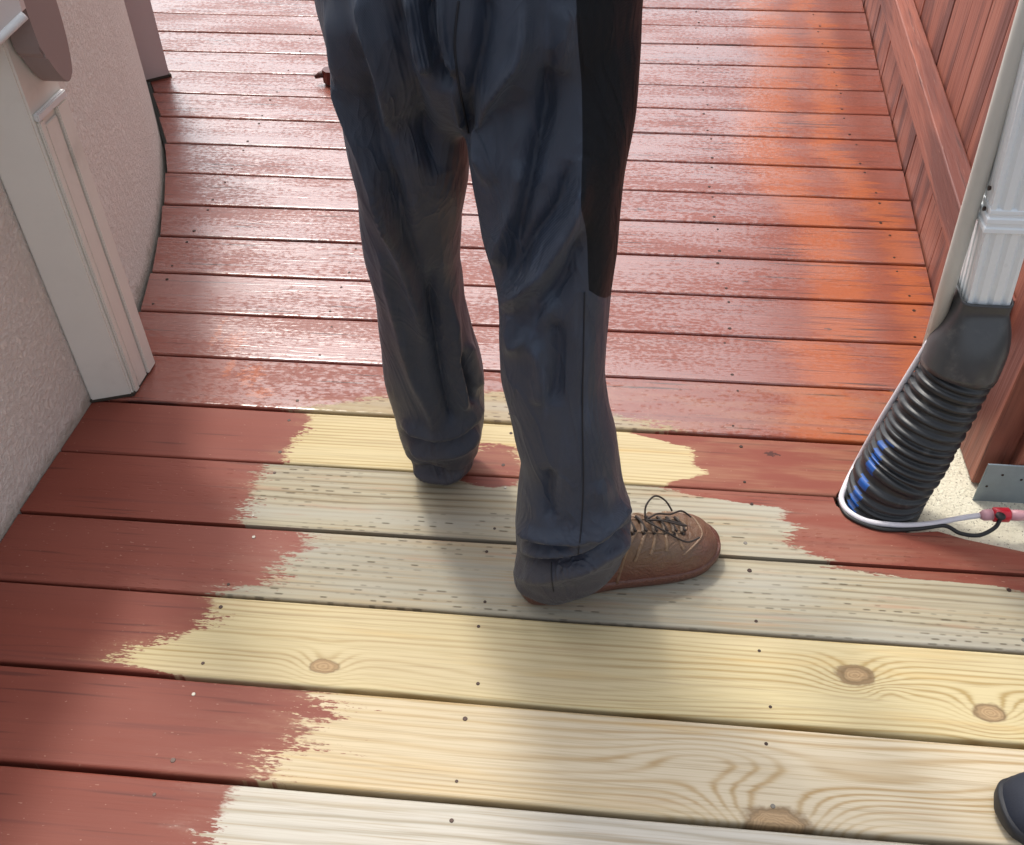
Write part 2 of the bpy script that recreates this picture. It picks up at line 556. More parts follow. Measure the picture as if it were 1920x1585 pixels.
M['cord_black'] = plain('black_cord', (0.012, 0.012, 0.012), 0.5)
M['red_tape'] = plain('red_plastic', (0.55, 0.012, 0.03), 0.35, var=0.15, nscale=60)
M['pink_tape'] = plain('faded_red_plastic', (0.62, 0.33, 0.36), 0.4, var=0.15, nscale=60)
M['galv'] = plain('galvanised_steel', (0.30, 0.355, 0.39), 0.45, metal=0.55, var=0.18, nscale=55, dirt=((0.30, 0.28, 0.20), 0.3))
M['screw'] = plain('weathered_screw', (0.05, 0.03, 0.024), 0.45, metal=0.6, var=0.2)
M['screw_bright'] = plain('bare_screw', (0.20, 0.185, 0.16), 0.4, metal=0.7, var=0.2)
M['concrete'] = concrete_material()
M['joist'] = plain('dark_joist_wood', (0.055, 0.035, 0.025), 0.9, var=0.3)
M['soil'] = plain('dark_soil', (0.06, 0.048, 0.036), 0.95, var=0.35, nscale=8, bmp=0.5, bscale=20)
M['trouser'] = cloth_material('slate_twill', (0.012, 0.018, 0.032), (0.027, 0.041, 0.070), 0.25)
M['panel'] = cloth_material('black_stretch', (0.0038, 0.0048, 0.0070), (0.0075, 0.0092, 0.013), 0.0)
M['thread'] = plain('dark_thread', (0.012, 0.013, 0.018), 0.8)
M['jacket'] = cloth_material('grey_jacket', (0.07, 0.075, 0.08), (0.11, 0.115, 0.12), 0.0)
M['skin'] = plain('skin', (0.50, 0.32, 0.24), 0.5, var=0.06, nscale=40)
M['hair'] = plain('dark_hair', (0.05, 0.035, 0.025), 0.6, var=0.3, nscale=200)
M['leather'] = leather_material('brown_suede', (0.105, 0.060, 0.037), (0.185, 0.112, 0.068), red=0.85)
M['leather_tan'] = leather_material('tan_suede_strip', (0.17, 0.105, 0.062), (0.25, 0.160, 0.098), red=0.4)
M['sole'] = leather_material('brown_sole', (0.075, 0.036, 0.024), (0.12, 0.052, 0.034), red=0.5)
M['lace'] = plain('brown_lace', (0.17, 0.12, 0.085), 0.7, var=0.35, nscale=300)
M['lace_dark'] = plain('dark_lace', (0.03, 0.02, 0.016), 0.7, var=0.3, nscale=300)
M['navy'] = plain('navy_cloth', (0.013, 0.017, 0.030), 0.75, var=0.2, nscale=60, bmp=0.3, bscale=400)
M['navy_sole'] = plain('dark_rubber', (0.012, 0.013, 0.018), 0.6, var=0.2)
M['brush'] = plain('stain_soaked_wood', (0.10, 0.016, 0.012), 0.3, var=0.3, nscale=80)
M['bristle'] = plain('stain_soaked_bristle', (0.06, 0.014, 0.010), 0.5, var=0.4, nscale=200)

# ------------------------------------------------------------------ ground below the deck, out to the horizon
g = mesh_obj('ground', [(-600, -600, -0.55), (600, -600, -0.55), (600, 600, -0.55), (-600, 600, -0.55)], [(0, 1, 2, 3)], M['soil'])
tag(g, kind='structure')

# ------------------------------------------------------------------ deck
GAPS = {0: 0.6, 1: 0.75}
px_gaps = {0: [(0, 1428), (720, 1492), (1200, 1531), (1762, 1578)], 1: [(0, 1244), (720, 1302), (1200, 1340), (1920, 1402)],
           2: [(0, 1088), (720, 1139), (1120, 1167.5), (1920, 1226)], 3: [(60, 960), (480, 988), (1341, 1040), (1920, 1078)],
           4: [(132, 847), (480, 866), (1170, 909), (1557, 930)], 5: [(240, 751), (600, 774), (1157, 809), (1607, 828)],
           6: [(285, 663), (721, 687), (1133, 710), (1685, 730)], 7: [(258, 579), (718, 603), (1133, 625), (1730, 642)],
           8: [(272, 506), (700, 528), (1146, 551), (1755, 567)], 9: [(294, 437), (687, 459), (1154, 481), (1740, 493)],
           10: [(300, 379), (671, 397), (1158, 418), (1723, 427)], 11: [(320, 322), (661, 337.5), (1175, 358), (1452, 364)],
           12: [(300, 266), (653, 281), (1172, 302), (1452, 307.6)], 13: [(295, 216), (633, 232), (1482, 257)],
           14: [(283, 172), (613, 185), (1482, 210)], 15: [(320, 132), (575, 141), (1482, 165.6)],
           16: [(328, 94), (626, 104), (1482, 124.5)], 17: [(295, 57), (613, 67), (1482, 87)], 18: [(285, 23), (600, 32), (1422, 51)]}
NB0, NB1 = -4, 36
gapline = {}
for n, pts in px_gaps.items():
    P = [at(*p) for p in pts]
    xs = np.array([p.x for p in P]); ys = np.array([p.y for p in P])
    k, c = np.polyfit(xs, ys, 1)
    gapline[n] = (c, max(-0.02, min(0.02, k)))
for n in range(-1, NB0-1, -1): gapline[n] = (gapline[n+1][0]-0.146, gapline[n+1][1])
for n in range(19, NB1+2): gapline[n] = (gapline[n-1][0]+0.146, gapline[n-1][1]*0.9)

wall_pts = [(-0.985, -0.6), (-0.975, 0.30), (-0.967, 0.98), (-0.953, 1.32), (-0.962, 1.50), (-0.985, 1.66), (-1.03, 1.87), (-1.088, 2.08),
            (-1.14, 2.23), (-1.197, 2.376), (-1.28, 2.55), (-1.361, 2.714), (-1.50, 2.98), (-1.80, 3.50), (-2.3, 4.3)]
WALL = spline([(p[0], p[1], 0) for p in wall_pts], 10)
def wall_x(y):
    for a, b in zip(WALL, WALL[1:]):
        if a.y <= y <= b.y: return a.x+(b.x-a.x)*(y-a.y)/(b.y-a.y+1e-9)
    return WALL[0].x if y < WALL[0].y else WALL[-1].x
def fence_x(y): return 0.718+0.0710*(y-1.777)

deck = bm_obj('deck', box_bm(0.045, 6.4, 0.14, (-0.145, 2.9, -0.115)), M['joist'])
tag(deck, kind='structure')
for jx in (-1.75, -1.35, -0.955, -0.55, 0.275, 0.66):
    j = box_bm(0.045, 6.4 if jx > -1.2 else 2.6, 0.14, (jx, 2.9 if jx > -1.2 else 4.8, -0.115))
    bm_obj('joist', j, M['joist'], deck)

SCREW = None
def screw_mesh():
    bm = bmesh.new()
    bmesh.ops.create_cone(bm, cap_ends=True, segments=10, radius1=0.0036, radius2=0.0030, depth=0.0012)
    for v in bm.verts: v.co.z += 0.0001
    me = bpy.data.meshes.new('screw')
    bm.to_mesh(me); bm.free()
    return me
SCREW = screw_mesh(); SCREW.materials.append(M['screw'])
SCREW2 = SCREW.copy(); SCREW2.materials.clear(); SCREW2.materials.append(M['screw_bright'])

def wx(px, py): return at(px, py).x
def vx(n, pts):
    """picture points on board n -> (v, x) list across the board"""
    c0, c1 = gapline[n], gapline[n+1]
    out = []
    for (a, b) in pts:
        p = at(a, b)
        y0 = c0[0]+c0[1]*p.x; y1 = c1[0]+c1[1]*p.x
        out.append((max(-1.05, min(1.05, ((p.y-y0)/(y1-y0))*2-1)), p.x))
    out.sort()
    out = [(-1.2, out[0][1])] + out + [(1.2, out[-1][1])]
    return out
def kn(px, py, ax, ay, amp, r):
    p = at(px, py); return (p.x, p.y, ax, ay, amp, r)

SPEC = {
    -1: dict(kind='white', left=[(440, 1472), (405, 1530), (385, 1560), (372, 1584)], W=0.035, ring=60),
    0: dict(kind='pale', left=[(615, 1312), (585, 1365), (540, 1415), (505, 1455)], W=0.075, ring=85,
            knots=[kn(1455, 1552, 0.085, 0.055, 7.5, 0.030), kn(1340, 1430, 0.10, 0.03, -3.0, 0), kn(1700, 1480, 0.22, 0.03, 2.5, 0), kn(900, 1440, 0.25, 0.03, 2.0, 0)]),
    1: dict(kind='yellow', left=[(400, 1122), (398, 1165), (330, 1192), (235, 1222), (215, 1240), (330, 1262), (420, 1280)], W=0.045, ring=105,
            knots=[kn(608, 1250, 0.040, 0.032, 3.0, 0.014), kn(1603, 1268, 0.05, 0.035, 3.5, 0.019), kn(1856, 1338, 0.045, 0.03, 4.0, 0.016), kn(1660, 1300, 0.03, 0.015, -2.0, 0), kn(1080, 1290, 0.22, 0.03, 2.5, 0)]),
    2: dict(kind='grey', left=[(572, 1003), (566, 1030), (530, 1060), (505, 1090), (420, 1115)], W=0.06,
            right=[(1545, 1062), (1690, 1082), (1860, 1096), (1990, 1120), (2500, 1160)], ring=80),
    3: dict(kind='grey', left=[(498, 876), (482, 915), (462, 950), (455, 985)], W=0.04,
            right=[(1225, 913), (1290, 928), (1465, 952), (1485, 990), (1470, 1020), (1560, 1048)], extra=(0, 0, 1, 1), ring=80),
    4: dict(kind='yellow', left=[(585, 780), (570, 805), (538, 840), (532, 866)], W=0.022,
            right=[(1180, 812), (1250, 826), (1292, 842), (1300, 868), (1322, 888), (1250, 905)], extra=(0, 0, 1, 1), ring=130),
    5: dict(kind='olive', wet=0.55, left=[(1500, 700), (1150, 728), (800, 742), (680, 750), (580, 762), (530, 775)], W=0.07,
            right=[(1050, 706), (1080, 735), (1140, 768), (1190, 788), (1250, 806)], semi=0.85, ring=80),
}
p = at(925, 868); SPEC[4]['extra'] = (p.x, p.y-0.01, 0.055, 0.055)
p = at(915, 905); SPEC[3]['extra'] = (p.x, p.y+0.012, 0.050, 0.022)

boards = {}
joists_x = (-0.955, -0.55, -0.145, 0.275, 0.66)
nscrew = 0
for n in range(NB0, NB1):
    (c0, k0), (c1, k1) = gapline[n], gapline[n+1]
    yc = 0.5*(c0+c1)
    half = 0.5*(c1-c0)
    rnd = random.Random(n*13+5)
    gap = 0.0030 if n not in (2, 3, 4, 5) else 0.0024
    if n <= 1: gap = 0.0032
    near_gap = 0.002 if yc < 1.45 else 0.012
    xl_a, xl_b = wall_x(c0)+near_gap, wall_x(c1)+near_gap
    if n > 8: xl_a += 0.0; 
    xr_a, xr_b = fence_x(c0)-0.003, fence_x(c1)-0.003
    if n <= 2: xr_a = xr_b = 1.35
    if n == 5: xr_a, xr_b = 0.555, 0.575
    if n == 6: xr_a, xr_b = 0.655, 0.675
    if n == 4: xr_a, xr_b = 0.430, 0.520
    dz = rnd.uniform(-0.0012, 0.0012)
    if n == 1: dz = 0.002
    if n == 0: dz = 0.0015
    top, bot = dz, dz-0.030
    sp = SPEC.get(n, {})
    wet = sp.get('wet', 0.0 if n < 5 else min(1.0, 0.72+0.05*(n-6)))
    args = dict(sp); args['wet'] = wet
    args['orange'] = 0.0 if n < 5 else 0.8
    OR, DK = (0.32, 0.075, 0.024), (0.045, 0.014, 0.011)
    bl = []
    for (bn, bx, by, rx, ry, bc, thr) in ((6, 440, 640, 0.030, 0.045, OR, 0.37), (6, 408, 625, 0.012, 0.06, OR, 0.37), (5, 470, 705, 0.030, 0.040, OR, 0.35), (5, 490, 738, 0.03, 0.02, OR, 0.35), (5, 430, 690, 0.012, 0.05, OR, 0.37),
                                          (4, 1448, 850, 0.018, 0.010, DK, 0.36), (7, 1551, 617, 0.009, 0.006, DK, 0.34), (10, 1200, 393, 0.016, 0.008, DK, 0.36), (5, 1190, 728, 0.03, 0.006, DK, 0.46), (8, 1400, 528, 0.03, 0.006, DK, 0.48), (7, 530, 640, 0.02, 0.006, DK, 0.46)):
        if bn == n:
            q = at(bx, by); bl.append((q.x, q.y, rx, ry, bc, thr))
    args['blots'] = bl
    if 'left' in args: args['left'] = vx(n, args['left'])
    if 'right' in args: args['right'] = vx(n, args['right'])
    kind = args.pop('kind', None)
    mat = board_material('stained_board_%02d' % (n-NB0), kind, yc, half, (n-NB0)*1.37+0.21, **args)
    if n == 3:
        # notched round the drain pipe and the footing
        o = [(xl_a, c0+k0*xl_a+gap), (1.35, c0+k0*1.35+gap), (1.35, 1.072), (0.85, 1.084), (0.714, 1.097), (0.626, 1.116), (0.585, 1.130), (0.534, 1.122),
             (0.484, 1.131), (0.445, 1.152), (0.426, 1.175), (0.424, c1+k1*0.42-gap), (xl_b, c1+k1*xl_b-gap)]
        bm = prism_bm([(a, b-yc) for a, b in o], bot, top, 0.004, 3)
        ob = bm_obj('deck_board', bm, mat)
    else:
        NX = 22
        prof = []
        r = 0.0048
        for a in range(5):
            th = math.pi/2*a/4
            prof.append(('n', r-r*math.sin(th), -r+r*math.cos(th)))     # near edge, from top down
        V, F = [], []
        for i in range(NX+1):
            t = i/NX
            ring_ = []
            xa = xl_a+(xr_a-xl_a)*t; xb = xl_b+(xr_b-xl_b)*t
            wa = mnoise.noise(Vector((xa*4, n*7.7, 1)))*0.0011; wb = mnoise.noise(Vector((xb*4, n*7.7+7.7, 1)))*0.0011
            wz = mnoise.noise(Vector((xa*1.3, n*3.1, 5)))*0.0010
            ya = c0+k0*xa+gap+wa; yb = c1+k1*xb-gap+wb
            cup = 0.0006
            ring_.append((xa, ya-yc, bot))
            for _, off, z in prof[::-1]: ring_.append((xa, ya-yc+off, top+z+wz))
            ring_.append((0.5*(xa+xb), 0.5*(ya+yb)-yc, top+wz-cup))
            for _, off, z in prof: ring_.append((xb, yb-yc-off, top+z+wz))
            ring_.append((xb, yb-yc, bot))
            V += ring_
        m_ = len(V)//(NX+1)
        for i in range(NX):
            for k in range(m_):
                F.append((i*m_+k, i*m_+(k+1) % m_, (i+1)*m_+(k+1) % m_, (i+1)*m_+k))
        F.append(tuple(range(m_)))
        F.append(tuple(NX*m_+k for k in range(m_))[::-1])
        ob = mesh_obj('deck_board', V, F, mat)
        bm = bmesh.new(); bm.from_mesh(ob.data); bmesh.ops.recalc_face_normals(bm, faces=bm.faces[:]); bm.to_mesh(ob.data); bm.free()
    ob.location = (0, yc, 0)
    bpy.context.view_layer.update()
    par(ob, deck)
    boards[n] = ob
    # screws: two per joist and board
    if -1 <= n <= 18:
        for jx in joists_x:
            for s in (-1, 1):
                sx_ = jx + rnd.uniform(-0.010, 0.010)
                sy_ = yc + k0*sx_ + s*(half-0.026) + rnd.uniform(-0.004, 0.004)
                if sx_ < wall_x(sy_)+0.03 or sx_ > (fence_x(sy_)-0.02 if n > 3 else 1.2): continue
                if 3 <= n <= 5 and sx_ > 0.40: continue
                so = bpy.data.objects.new('screw', SCREW2 if (n < 6 and rnd.random() < 0.3) else SCREW)
                COL.objects.link(so)
                so.location = (sx_, sy_, top+0.0002)
                so.scale = [rnd.uniform(0.7, 1.15)]*3
                par(so, ob)
                nscrew += 1

# ------------------------------------------------------------------ left: stucco wall, trim posts
def build_wall():
    H = 0.80
    inner = WALL
    bm = bmesh.new()
    nz = 24
    cols = []
    for p_ in inner:
        cols.append([bm.verts.new((p_.x, p_.y, -0.3+(H+0.3)*k/nz)) for k in range(nz+1)])
    outer = [[bm.verts.new((p_.x-0.16, p_.y+0.03, -0.3)), bm.verts.new((p_.x-0.16, p_.y+0.03, H))] for p_ in inner]
    for i in range(len(inner)-1):
        for k in range(nz):
            bm.faces.new((cols[i][k], cols[i+1][k], cols[i+1][k+1], cols[i][k+1]))
        bm.faces.new((cols[i][nz], cols[i+1][nz], outer[i+1][1], outer[i][1]))
        bm.faces.new((outer[i][0], outer[i][1], outer[i+1][1], outer[i+1][0]))
        bm.faces.new((cols[i][0], outer[i][0], outer[i+1][0], cols[i+1][0]))
    bm.faces.new([outer[0][0]]+cols[0]+[outer[0][1]])
    bm.faces.new([outer[-1][1]]+cols[-1][::-1]+[outer[-1][0]])
    return bm_obj('stucco_wall', bm, M['stucco'], smooth=True)
wl = build_wall()
wl.data.polygons.foreach_set('use_smooth', [len(p_.vertices) == 4 and abs(p_.normal.z) < 0.5 for p_ in wl.data.polygons])
tag(wl, 'beige textured stucco wall curving along the left of the deck', 'wall')

def make_post():
    root = empty('trim_post', (-0.915, 1.40, 0))
    tag(root, 'cream trim post with a grooved moulding standing against the near stucco wall', 'post')
    A = Vector((-0.951, 1.326)); B = Vector((-0.878, 1.352)); Cc = Vector((-0.874, 1.452)); D = Vector((-0.972, 1.452))
    bm = prism_bm([A, B, Cc, D], 0.001, 1.35)
    es = [e for e in bm.edges if abs(e.verts[0].co.z-e.verts[1].co.z) > 0.5]
    bmesh.ops.bevel(bm, geom=es, offset=0.003, segments=2, affect='EDGES')
    bm_obj('shaft', bm, M['trim'], root)
    # moulded strip on the face towards the deck: two fillets round a sunk field, square head
    d = (Cc-B).normalized(); nrm = Vector((d.y, -d.x))
    Lf = (Cc-B).length
    ztop = 0.56
    def strip(name, a, b, h0, h1, t, mt):
        q0 = B+d*a; q1 = B+d*b
        o = [q0, q0+nrm*t, q1+nrm*t, q1]
        bm_ = prism_bm([(x_.x, x_.y) for x_ in o], h0, h1)
        bmesh.ops.bevel(bm_, geom=[e for e in bm_.edges], offset=min(0.0018, t*0.4), segments=2, affect='EDGES')
        return bm_obj(name, bm_, mt, root)
    strip('moulding_bead', 0.006, 0.020, 0.004, ztop, 0.006, M['trim'])
    strip('moulding_field', 0.0225, 0.060, 0.004, ztop-0.012, 0.0035, M['trim'])
    strip('moulding_bead', 0.0625, 0.095, 0.004, ztop, 0.007, M['trim'])
    strip('moulding_head', 0.004, 0.097, ztop+0.0015, ztop+0.014, 0.009, M['trim_white'])
    # weather-worn foot
    foot = prism_bm([(A.x-0.001, A.y-0.002), (B.x+0.003, B.y-0.002), (Cc.x+0.003, Cc.y), (D.x, D.y)], 0.0006, 0.006)
    bm_obj('caulk_line', foot, M['soil'], root)
    return root
make_post()

# rounded bracket on the post
def make_bracket():
    x0 = -0.872
    prof = []
    pts = [(1.362, 0.95), (1.362, 0.70), (1.374, 0.655), (1.392, 0.622), (1.410, 0.604), (1.425, 0.607), (1.438, 0.635), (1.446, 0.68), (1.448, 0.75), (1.448, 0.95)]
    sp_ = spline([(0, a, b) for a, b in pts], 5)
    bm = bmesh.new()
    A = [bm.verts.new((x0, q.y, q.z)) for q in sp_]
    B = [bm.verts.new((x0+0.040, q.y, q.z)) for q in sp_]
    bm.faces.new(A); bm.faces.new(B[::-1])
    m_ = len(A)
    for i in range(m_):
        bm.faces.new((A[i], B[i], B[(i+1) % m_], A[(i+1) % m_]))
    es = [e for e in bm.edges if e.verts[0].co.x > x0+0.03 and e.verts[1].co.x > x0+0.03]
    bmesh.ops.bevel(bm, geom=es, offset=0.0025, segments=2, affect='EDGES')
    o = bm_obj('wall_bracket', bm, M['mauve'])
    tag(o, 'round-nosed mauve bracket fixed high on the cream trim post', 'bracket')
make_bracket()

def make_window_sill():
    root = empty('window_ledge', (-0.93, 1.30, 0.66))
    tag(root, 'white-edged pinkish ledge at the upper left corner', 'ledge')
    a = atY(-60, 130, 1.29); b = atY(46, 29, 1.335)
    V, F = tube([a, b], 0.0065, 12)
    mesh_obj('white_edge', V, F, M['trim_white'], root, True)
    q = [a+Vector((0, 0.004, 0.004)), b+Vector((-0.004, 0.004, 0.004)), b+Vector((-0.004, 0.02, 0.25)), a+Vector((0, 0.02, 0.25))]
    bm = bmesh.new()
    f_ = [bm.verts.new(v) for v in q]; r_ = [bm.verts.new(v+Vector((0, 0.012, 0))) for v in q]
    bm.faces.new(f_); bm.faces.new(r_[::-1])
    for i in range(4): bm.faces.new((f_[i], r_[i], r_[(i+1) % 4], f_[(i+1) % 4]))
    bm_obj('panel', bm, M['pink'], root)
make_window_sill()

def make_pilaster():
    root = empty('square_column', (-1.345, 2.78, 0))
    tag(root, 'square grey-mauve column rising beyond the curved wall', 'column')
    A = Vector((-1.361, 2.714)); B = Vector((-1.304, 2.758))
    d = (B-A).normalized(); nn = Vector((-d.y, d.x))
    o = [A-d*0.02, B, B+nn*0.085, A-d*0.02+nn*0.085]
    bm = prism_bm(o, 0.001, 1.5)
    bmesh.ops.bevel(bm, geom=[e for e in bm.edges if abs(e.verts[0].co.z-e.verts[1].co.z) > 0.5], offset=0.004, segments=2, affect='EDGES')
    bm_obj('shaft', bm, M['pilaster'], root)
    bm = prism_bm([(A-d*0.02)+(-nn)*0.003, B-nn*0.003+d*0.004, B+nn*0.09+d*0.004, A-d*0.02+nn*0.085], 0.0006, 0.008)
    bm_obj('caulk_line', bm, M['soil'], root)
make_pilaster()

# ------------------------------------------------------------------ right: fence
def make_fence():
    root = empty('picket_fence', (fence_x(3.5), 3.5, 0))
    tag(root, 'red stained close-boarded fence along the right of the deck', 'fence')
    dv = Vector((0.0710, 1, 0)).normalized(); nv = Vector((dv.y, -dv.x, 0))     # nv points away from the deck
    base = Vector((fence_x(1.34), 1.34, 0))
    s = 0.0
    i = 0
    while s < 6.2:
        rnd = random.Random(i+40)
        wdt = 0.1385
        th = 0.017
        off = rnd.uniform(0.0, 0.003)
        bm = box_bm(th, wdt, 1.80, (0, 0, 0.90-0.045), 0.0018, 1)
        for v in bm.verts:
            v.co.x += mnoise.noise(Vector((i*3.3, v.co.z*2, 0)))*0.002
        o = bm_obj('picket', bm, M['fence'], root)
        P = base + dv*(s+wdt/2) + nv*(th/2+off)
        o.matrix_parent_inverse = Matrix.Identity(4)
        o.location = P-root.location
        o.rotation_euler = (rnd.uniform(-0.003, 0.003), 0, -math.atan2(dv.x, dv.y))
        s += wdt+rnd.uniform(0.0022, 0.0045)
        i += 1
    for z0, z1 in ((0.200, 0.284), (1.52, 1.604)):
        L = 6.0
        bm = box_bm(0.047, L, z1-z0, (0, 0, 0), 0.003, 2)
        o = bm_obj('rail', bm, M['rail'], root)
        o.matrix_parent_inverse = Matrix.Identity(4)
        P = base + dv*(L/2+0.05) - nv*0.0245 + Vector((0, 0, 0.5*(z0+z1)))
        o.location = P-root.location
        o.rotation_euler = (0, 0, -math.atan2(dv.x, dv.y))
make_fence()

def make_fence_post():
    p0 = at(1818, 908, -0.038)
    root = empty('fence_post', (p0.x+0.05, p0.y+0.05, -0.038))
    tag(root, 'red stained square post behind the drain pipe on a concrete footing', 'post')
    bm = box_bm(0.13, 0.11, 1.90, (p0.x+0.067, p0.y+0.055, 0.95-0.036), 0.004, 2)
    bm_obj('shaft', bm, M['fence'], root)
    # second board nailed to the near face, leaving a lit strip of the shaft at its left
    bm = box_bm(0.20, 0.030, 1.90, (p0.x+0.148, p0.y-0.0165, 0.95-0.030), 0.003, 2)
    bm_obj('face_board', bm, M['fence'], root)
    # galvanised post shoe with nail heads
    q = at(1815, 953, -0.036)
    sh = empty('post_anchor', (q.x+0.06, q.y, -0.036))
    tag(sh, 'galvanised steel bracket at the foot of the red post', 'bracket')
    Y0 = p0.y-0.036
    a = atY(1840, 869, Y0); b_ = atY(1816, 952, Y0)
    bm = box_bm(0.16, 0.003, a.z-b_.z, (b_.x+0.08, Y0, 0.5*(a.z+b_.z)), 0.001, 1)
    bm_obj('upright_plate', bm, M['galv'], sh)
    bm = box_bm(0.16, 0.035, 0.003, (b_.x+0.08, Y0-0.0195, b_.z+0.0035), 0.001, 1)
    bm_obj('foot_flange', bm, M['galv'], sh)
    for (px_, py_) in ((1880, 891), (1850, 912), (1915, 900)):
        c = atY(px_, py_, Y0-0.0015)
        bm = bmesh.new()
        bmesh.ops.create_cone(bm, cap_ends=True, segments=10, radius1=0.0027, radius2=0.0022, depth=0.0012, matrix=Matrix.Translation(c) @ Matrix.Rotation(math.pi/2, 4, 'X'))
        bm_obj('nail_head', bm, M['screw'], sh)
    return p0
PP = make_fence_post()

# concrete footing seen through the cut-out in the deck
bm = prism_bm([(0.37, 1.07), (1.6, 1.02), (1.6, 1.62), (0.72, 1.62), (0.52, 1.46), (0.40, 1.30)], -0.50, -0.040)
bmesh.ops.subdivide_edges(bm, edges=bm.edges[:], cuts=6, use_grid_fill=True)
for v in bm.verts:
    if v.co.z > -0.05: v.co.z += mnoise.noise(Vector((v.co.x*9, v.co.y*9, 3)))*0.005
ft = bm_obj('concrete_footing', bm, M['concrete'])
tag(ft, 'speckled pale concrete footing showing beside the drain pipe', 'footing')

# ------------------------------------------------------------------ downspout, adapter, corrugated pipe
SPY = 1.235
def make_downspout():
    root = empty('downspout', (0.62, 1.26, 0.28))
    tag(root, 'white ribbed aluminium downspout in front of the fence', 'downspout')
    fl = atY(1811, 587, SPY); fr = atY(1884, 603, SPY)
    tp_ = atY(1889, 280, SPY-0.03); lean = Vector(((tp_.x-fl.x)/(tp_.z-fl.z), (tp_.y-fl.y)/(tp_.z-fl.z), 0))
    wdt = fr.x-fl.x
    dep = 0.056
    # ribbed outline in plan
    def side(a, b, ribs, depth, nrm):
        out = []
        N = ribs*4
        for k in range(N):
            t = k/N
            ph = (t*ribs) % 1
            hgt = depth if 0.28 < ph < 0.72 and 0.04 < t < 0.96 else 0.0
            q = a.lerp(b, t) + nrm*(-hgt)
            out.append(q)
        return out
    A, B = Vector((fl.x, SPY)), Vector((fr.x, SPY))
    Cc, D = Vector((fr.x, SPY+dep)), Vector((fl.x, SPY+dep))
    def outline(g=0.0):
        a, b, c, d = A+Vector((-g, -g)), B+Vector((g, -g)), Cc+Vector((g, g)), D+Vector((-g, g))
        return side(a, b, 3, 0.0042, Vector((0, -1))) + side(b, c, 3, 0.003, Vector((1, 0))) + side(c, d, 3, 0.003, Vector((0, 1))) + side(d, a, 4, 0.0028, Vector((-1, 0)))
    zb = 0.5*(fl.z+fr.z)
    o = outline()
    zs = [zb-0.03, zb+0.2, 1.0, 2.2]
    V, F = loft([[Vector((q.x, q.y, z))+lean*(z-zb) for q in o] for z in zs])
    mesh_obj('pipe', V, F, M['spout'], root)
    # crimped joint band
    zj = atY(1850, 402, SPY).z
    rings = []
    for dz_, g in ((-0.018, 0.0006), (-0.016, 0.0030), (-0.010, 0.0032), (-0.008, 0.0012), (-0.003, 0.0012), (-0.001, 0.0036), (0.005, 0.0036), (0.007, 0.0014), (0.011, 0.0014), (0.013, 0.0030), (0.018, 0.0030), (0.020, 0.0006)):
        a, b, c, d = A+Vector((-g, -g)), B+Vector((g, -g)), Cc+Vector((g, g)), D+Vector((-g, g))
        rings.append([Vector((q.x, q.y, zj+dz_))+lean*(zj-zb) for q in (a, b, c, d)])
    V, F = loft(rings)
    mesh_obj('joint_band', V, F, M['spout'], root)
    for dz_ in (0.012, 0.045):
        bm = bmesh.new()
        bmesh.ops.create_cone(bm, cap_ends=True, segments=10, radius1=0.0035, radius2=0.003, depth=0.003,
                              matrix=Matrix.Translation(Vector((A.x-0.0045, SPY+0.014, zj+dz_))+lean*(zj+dz_-zb)) @ Matrix.Rotation(math.pi/2, 4, 'Y'))
        bm_obj('rivet', bm, M['screw'], root)
    return A, B, Cc, D, zb
A_, B_, C_, D_, ZB = make_downspout()

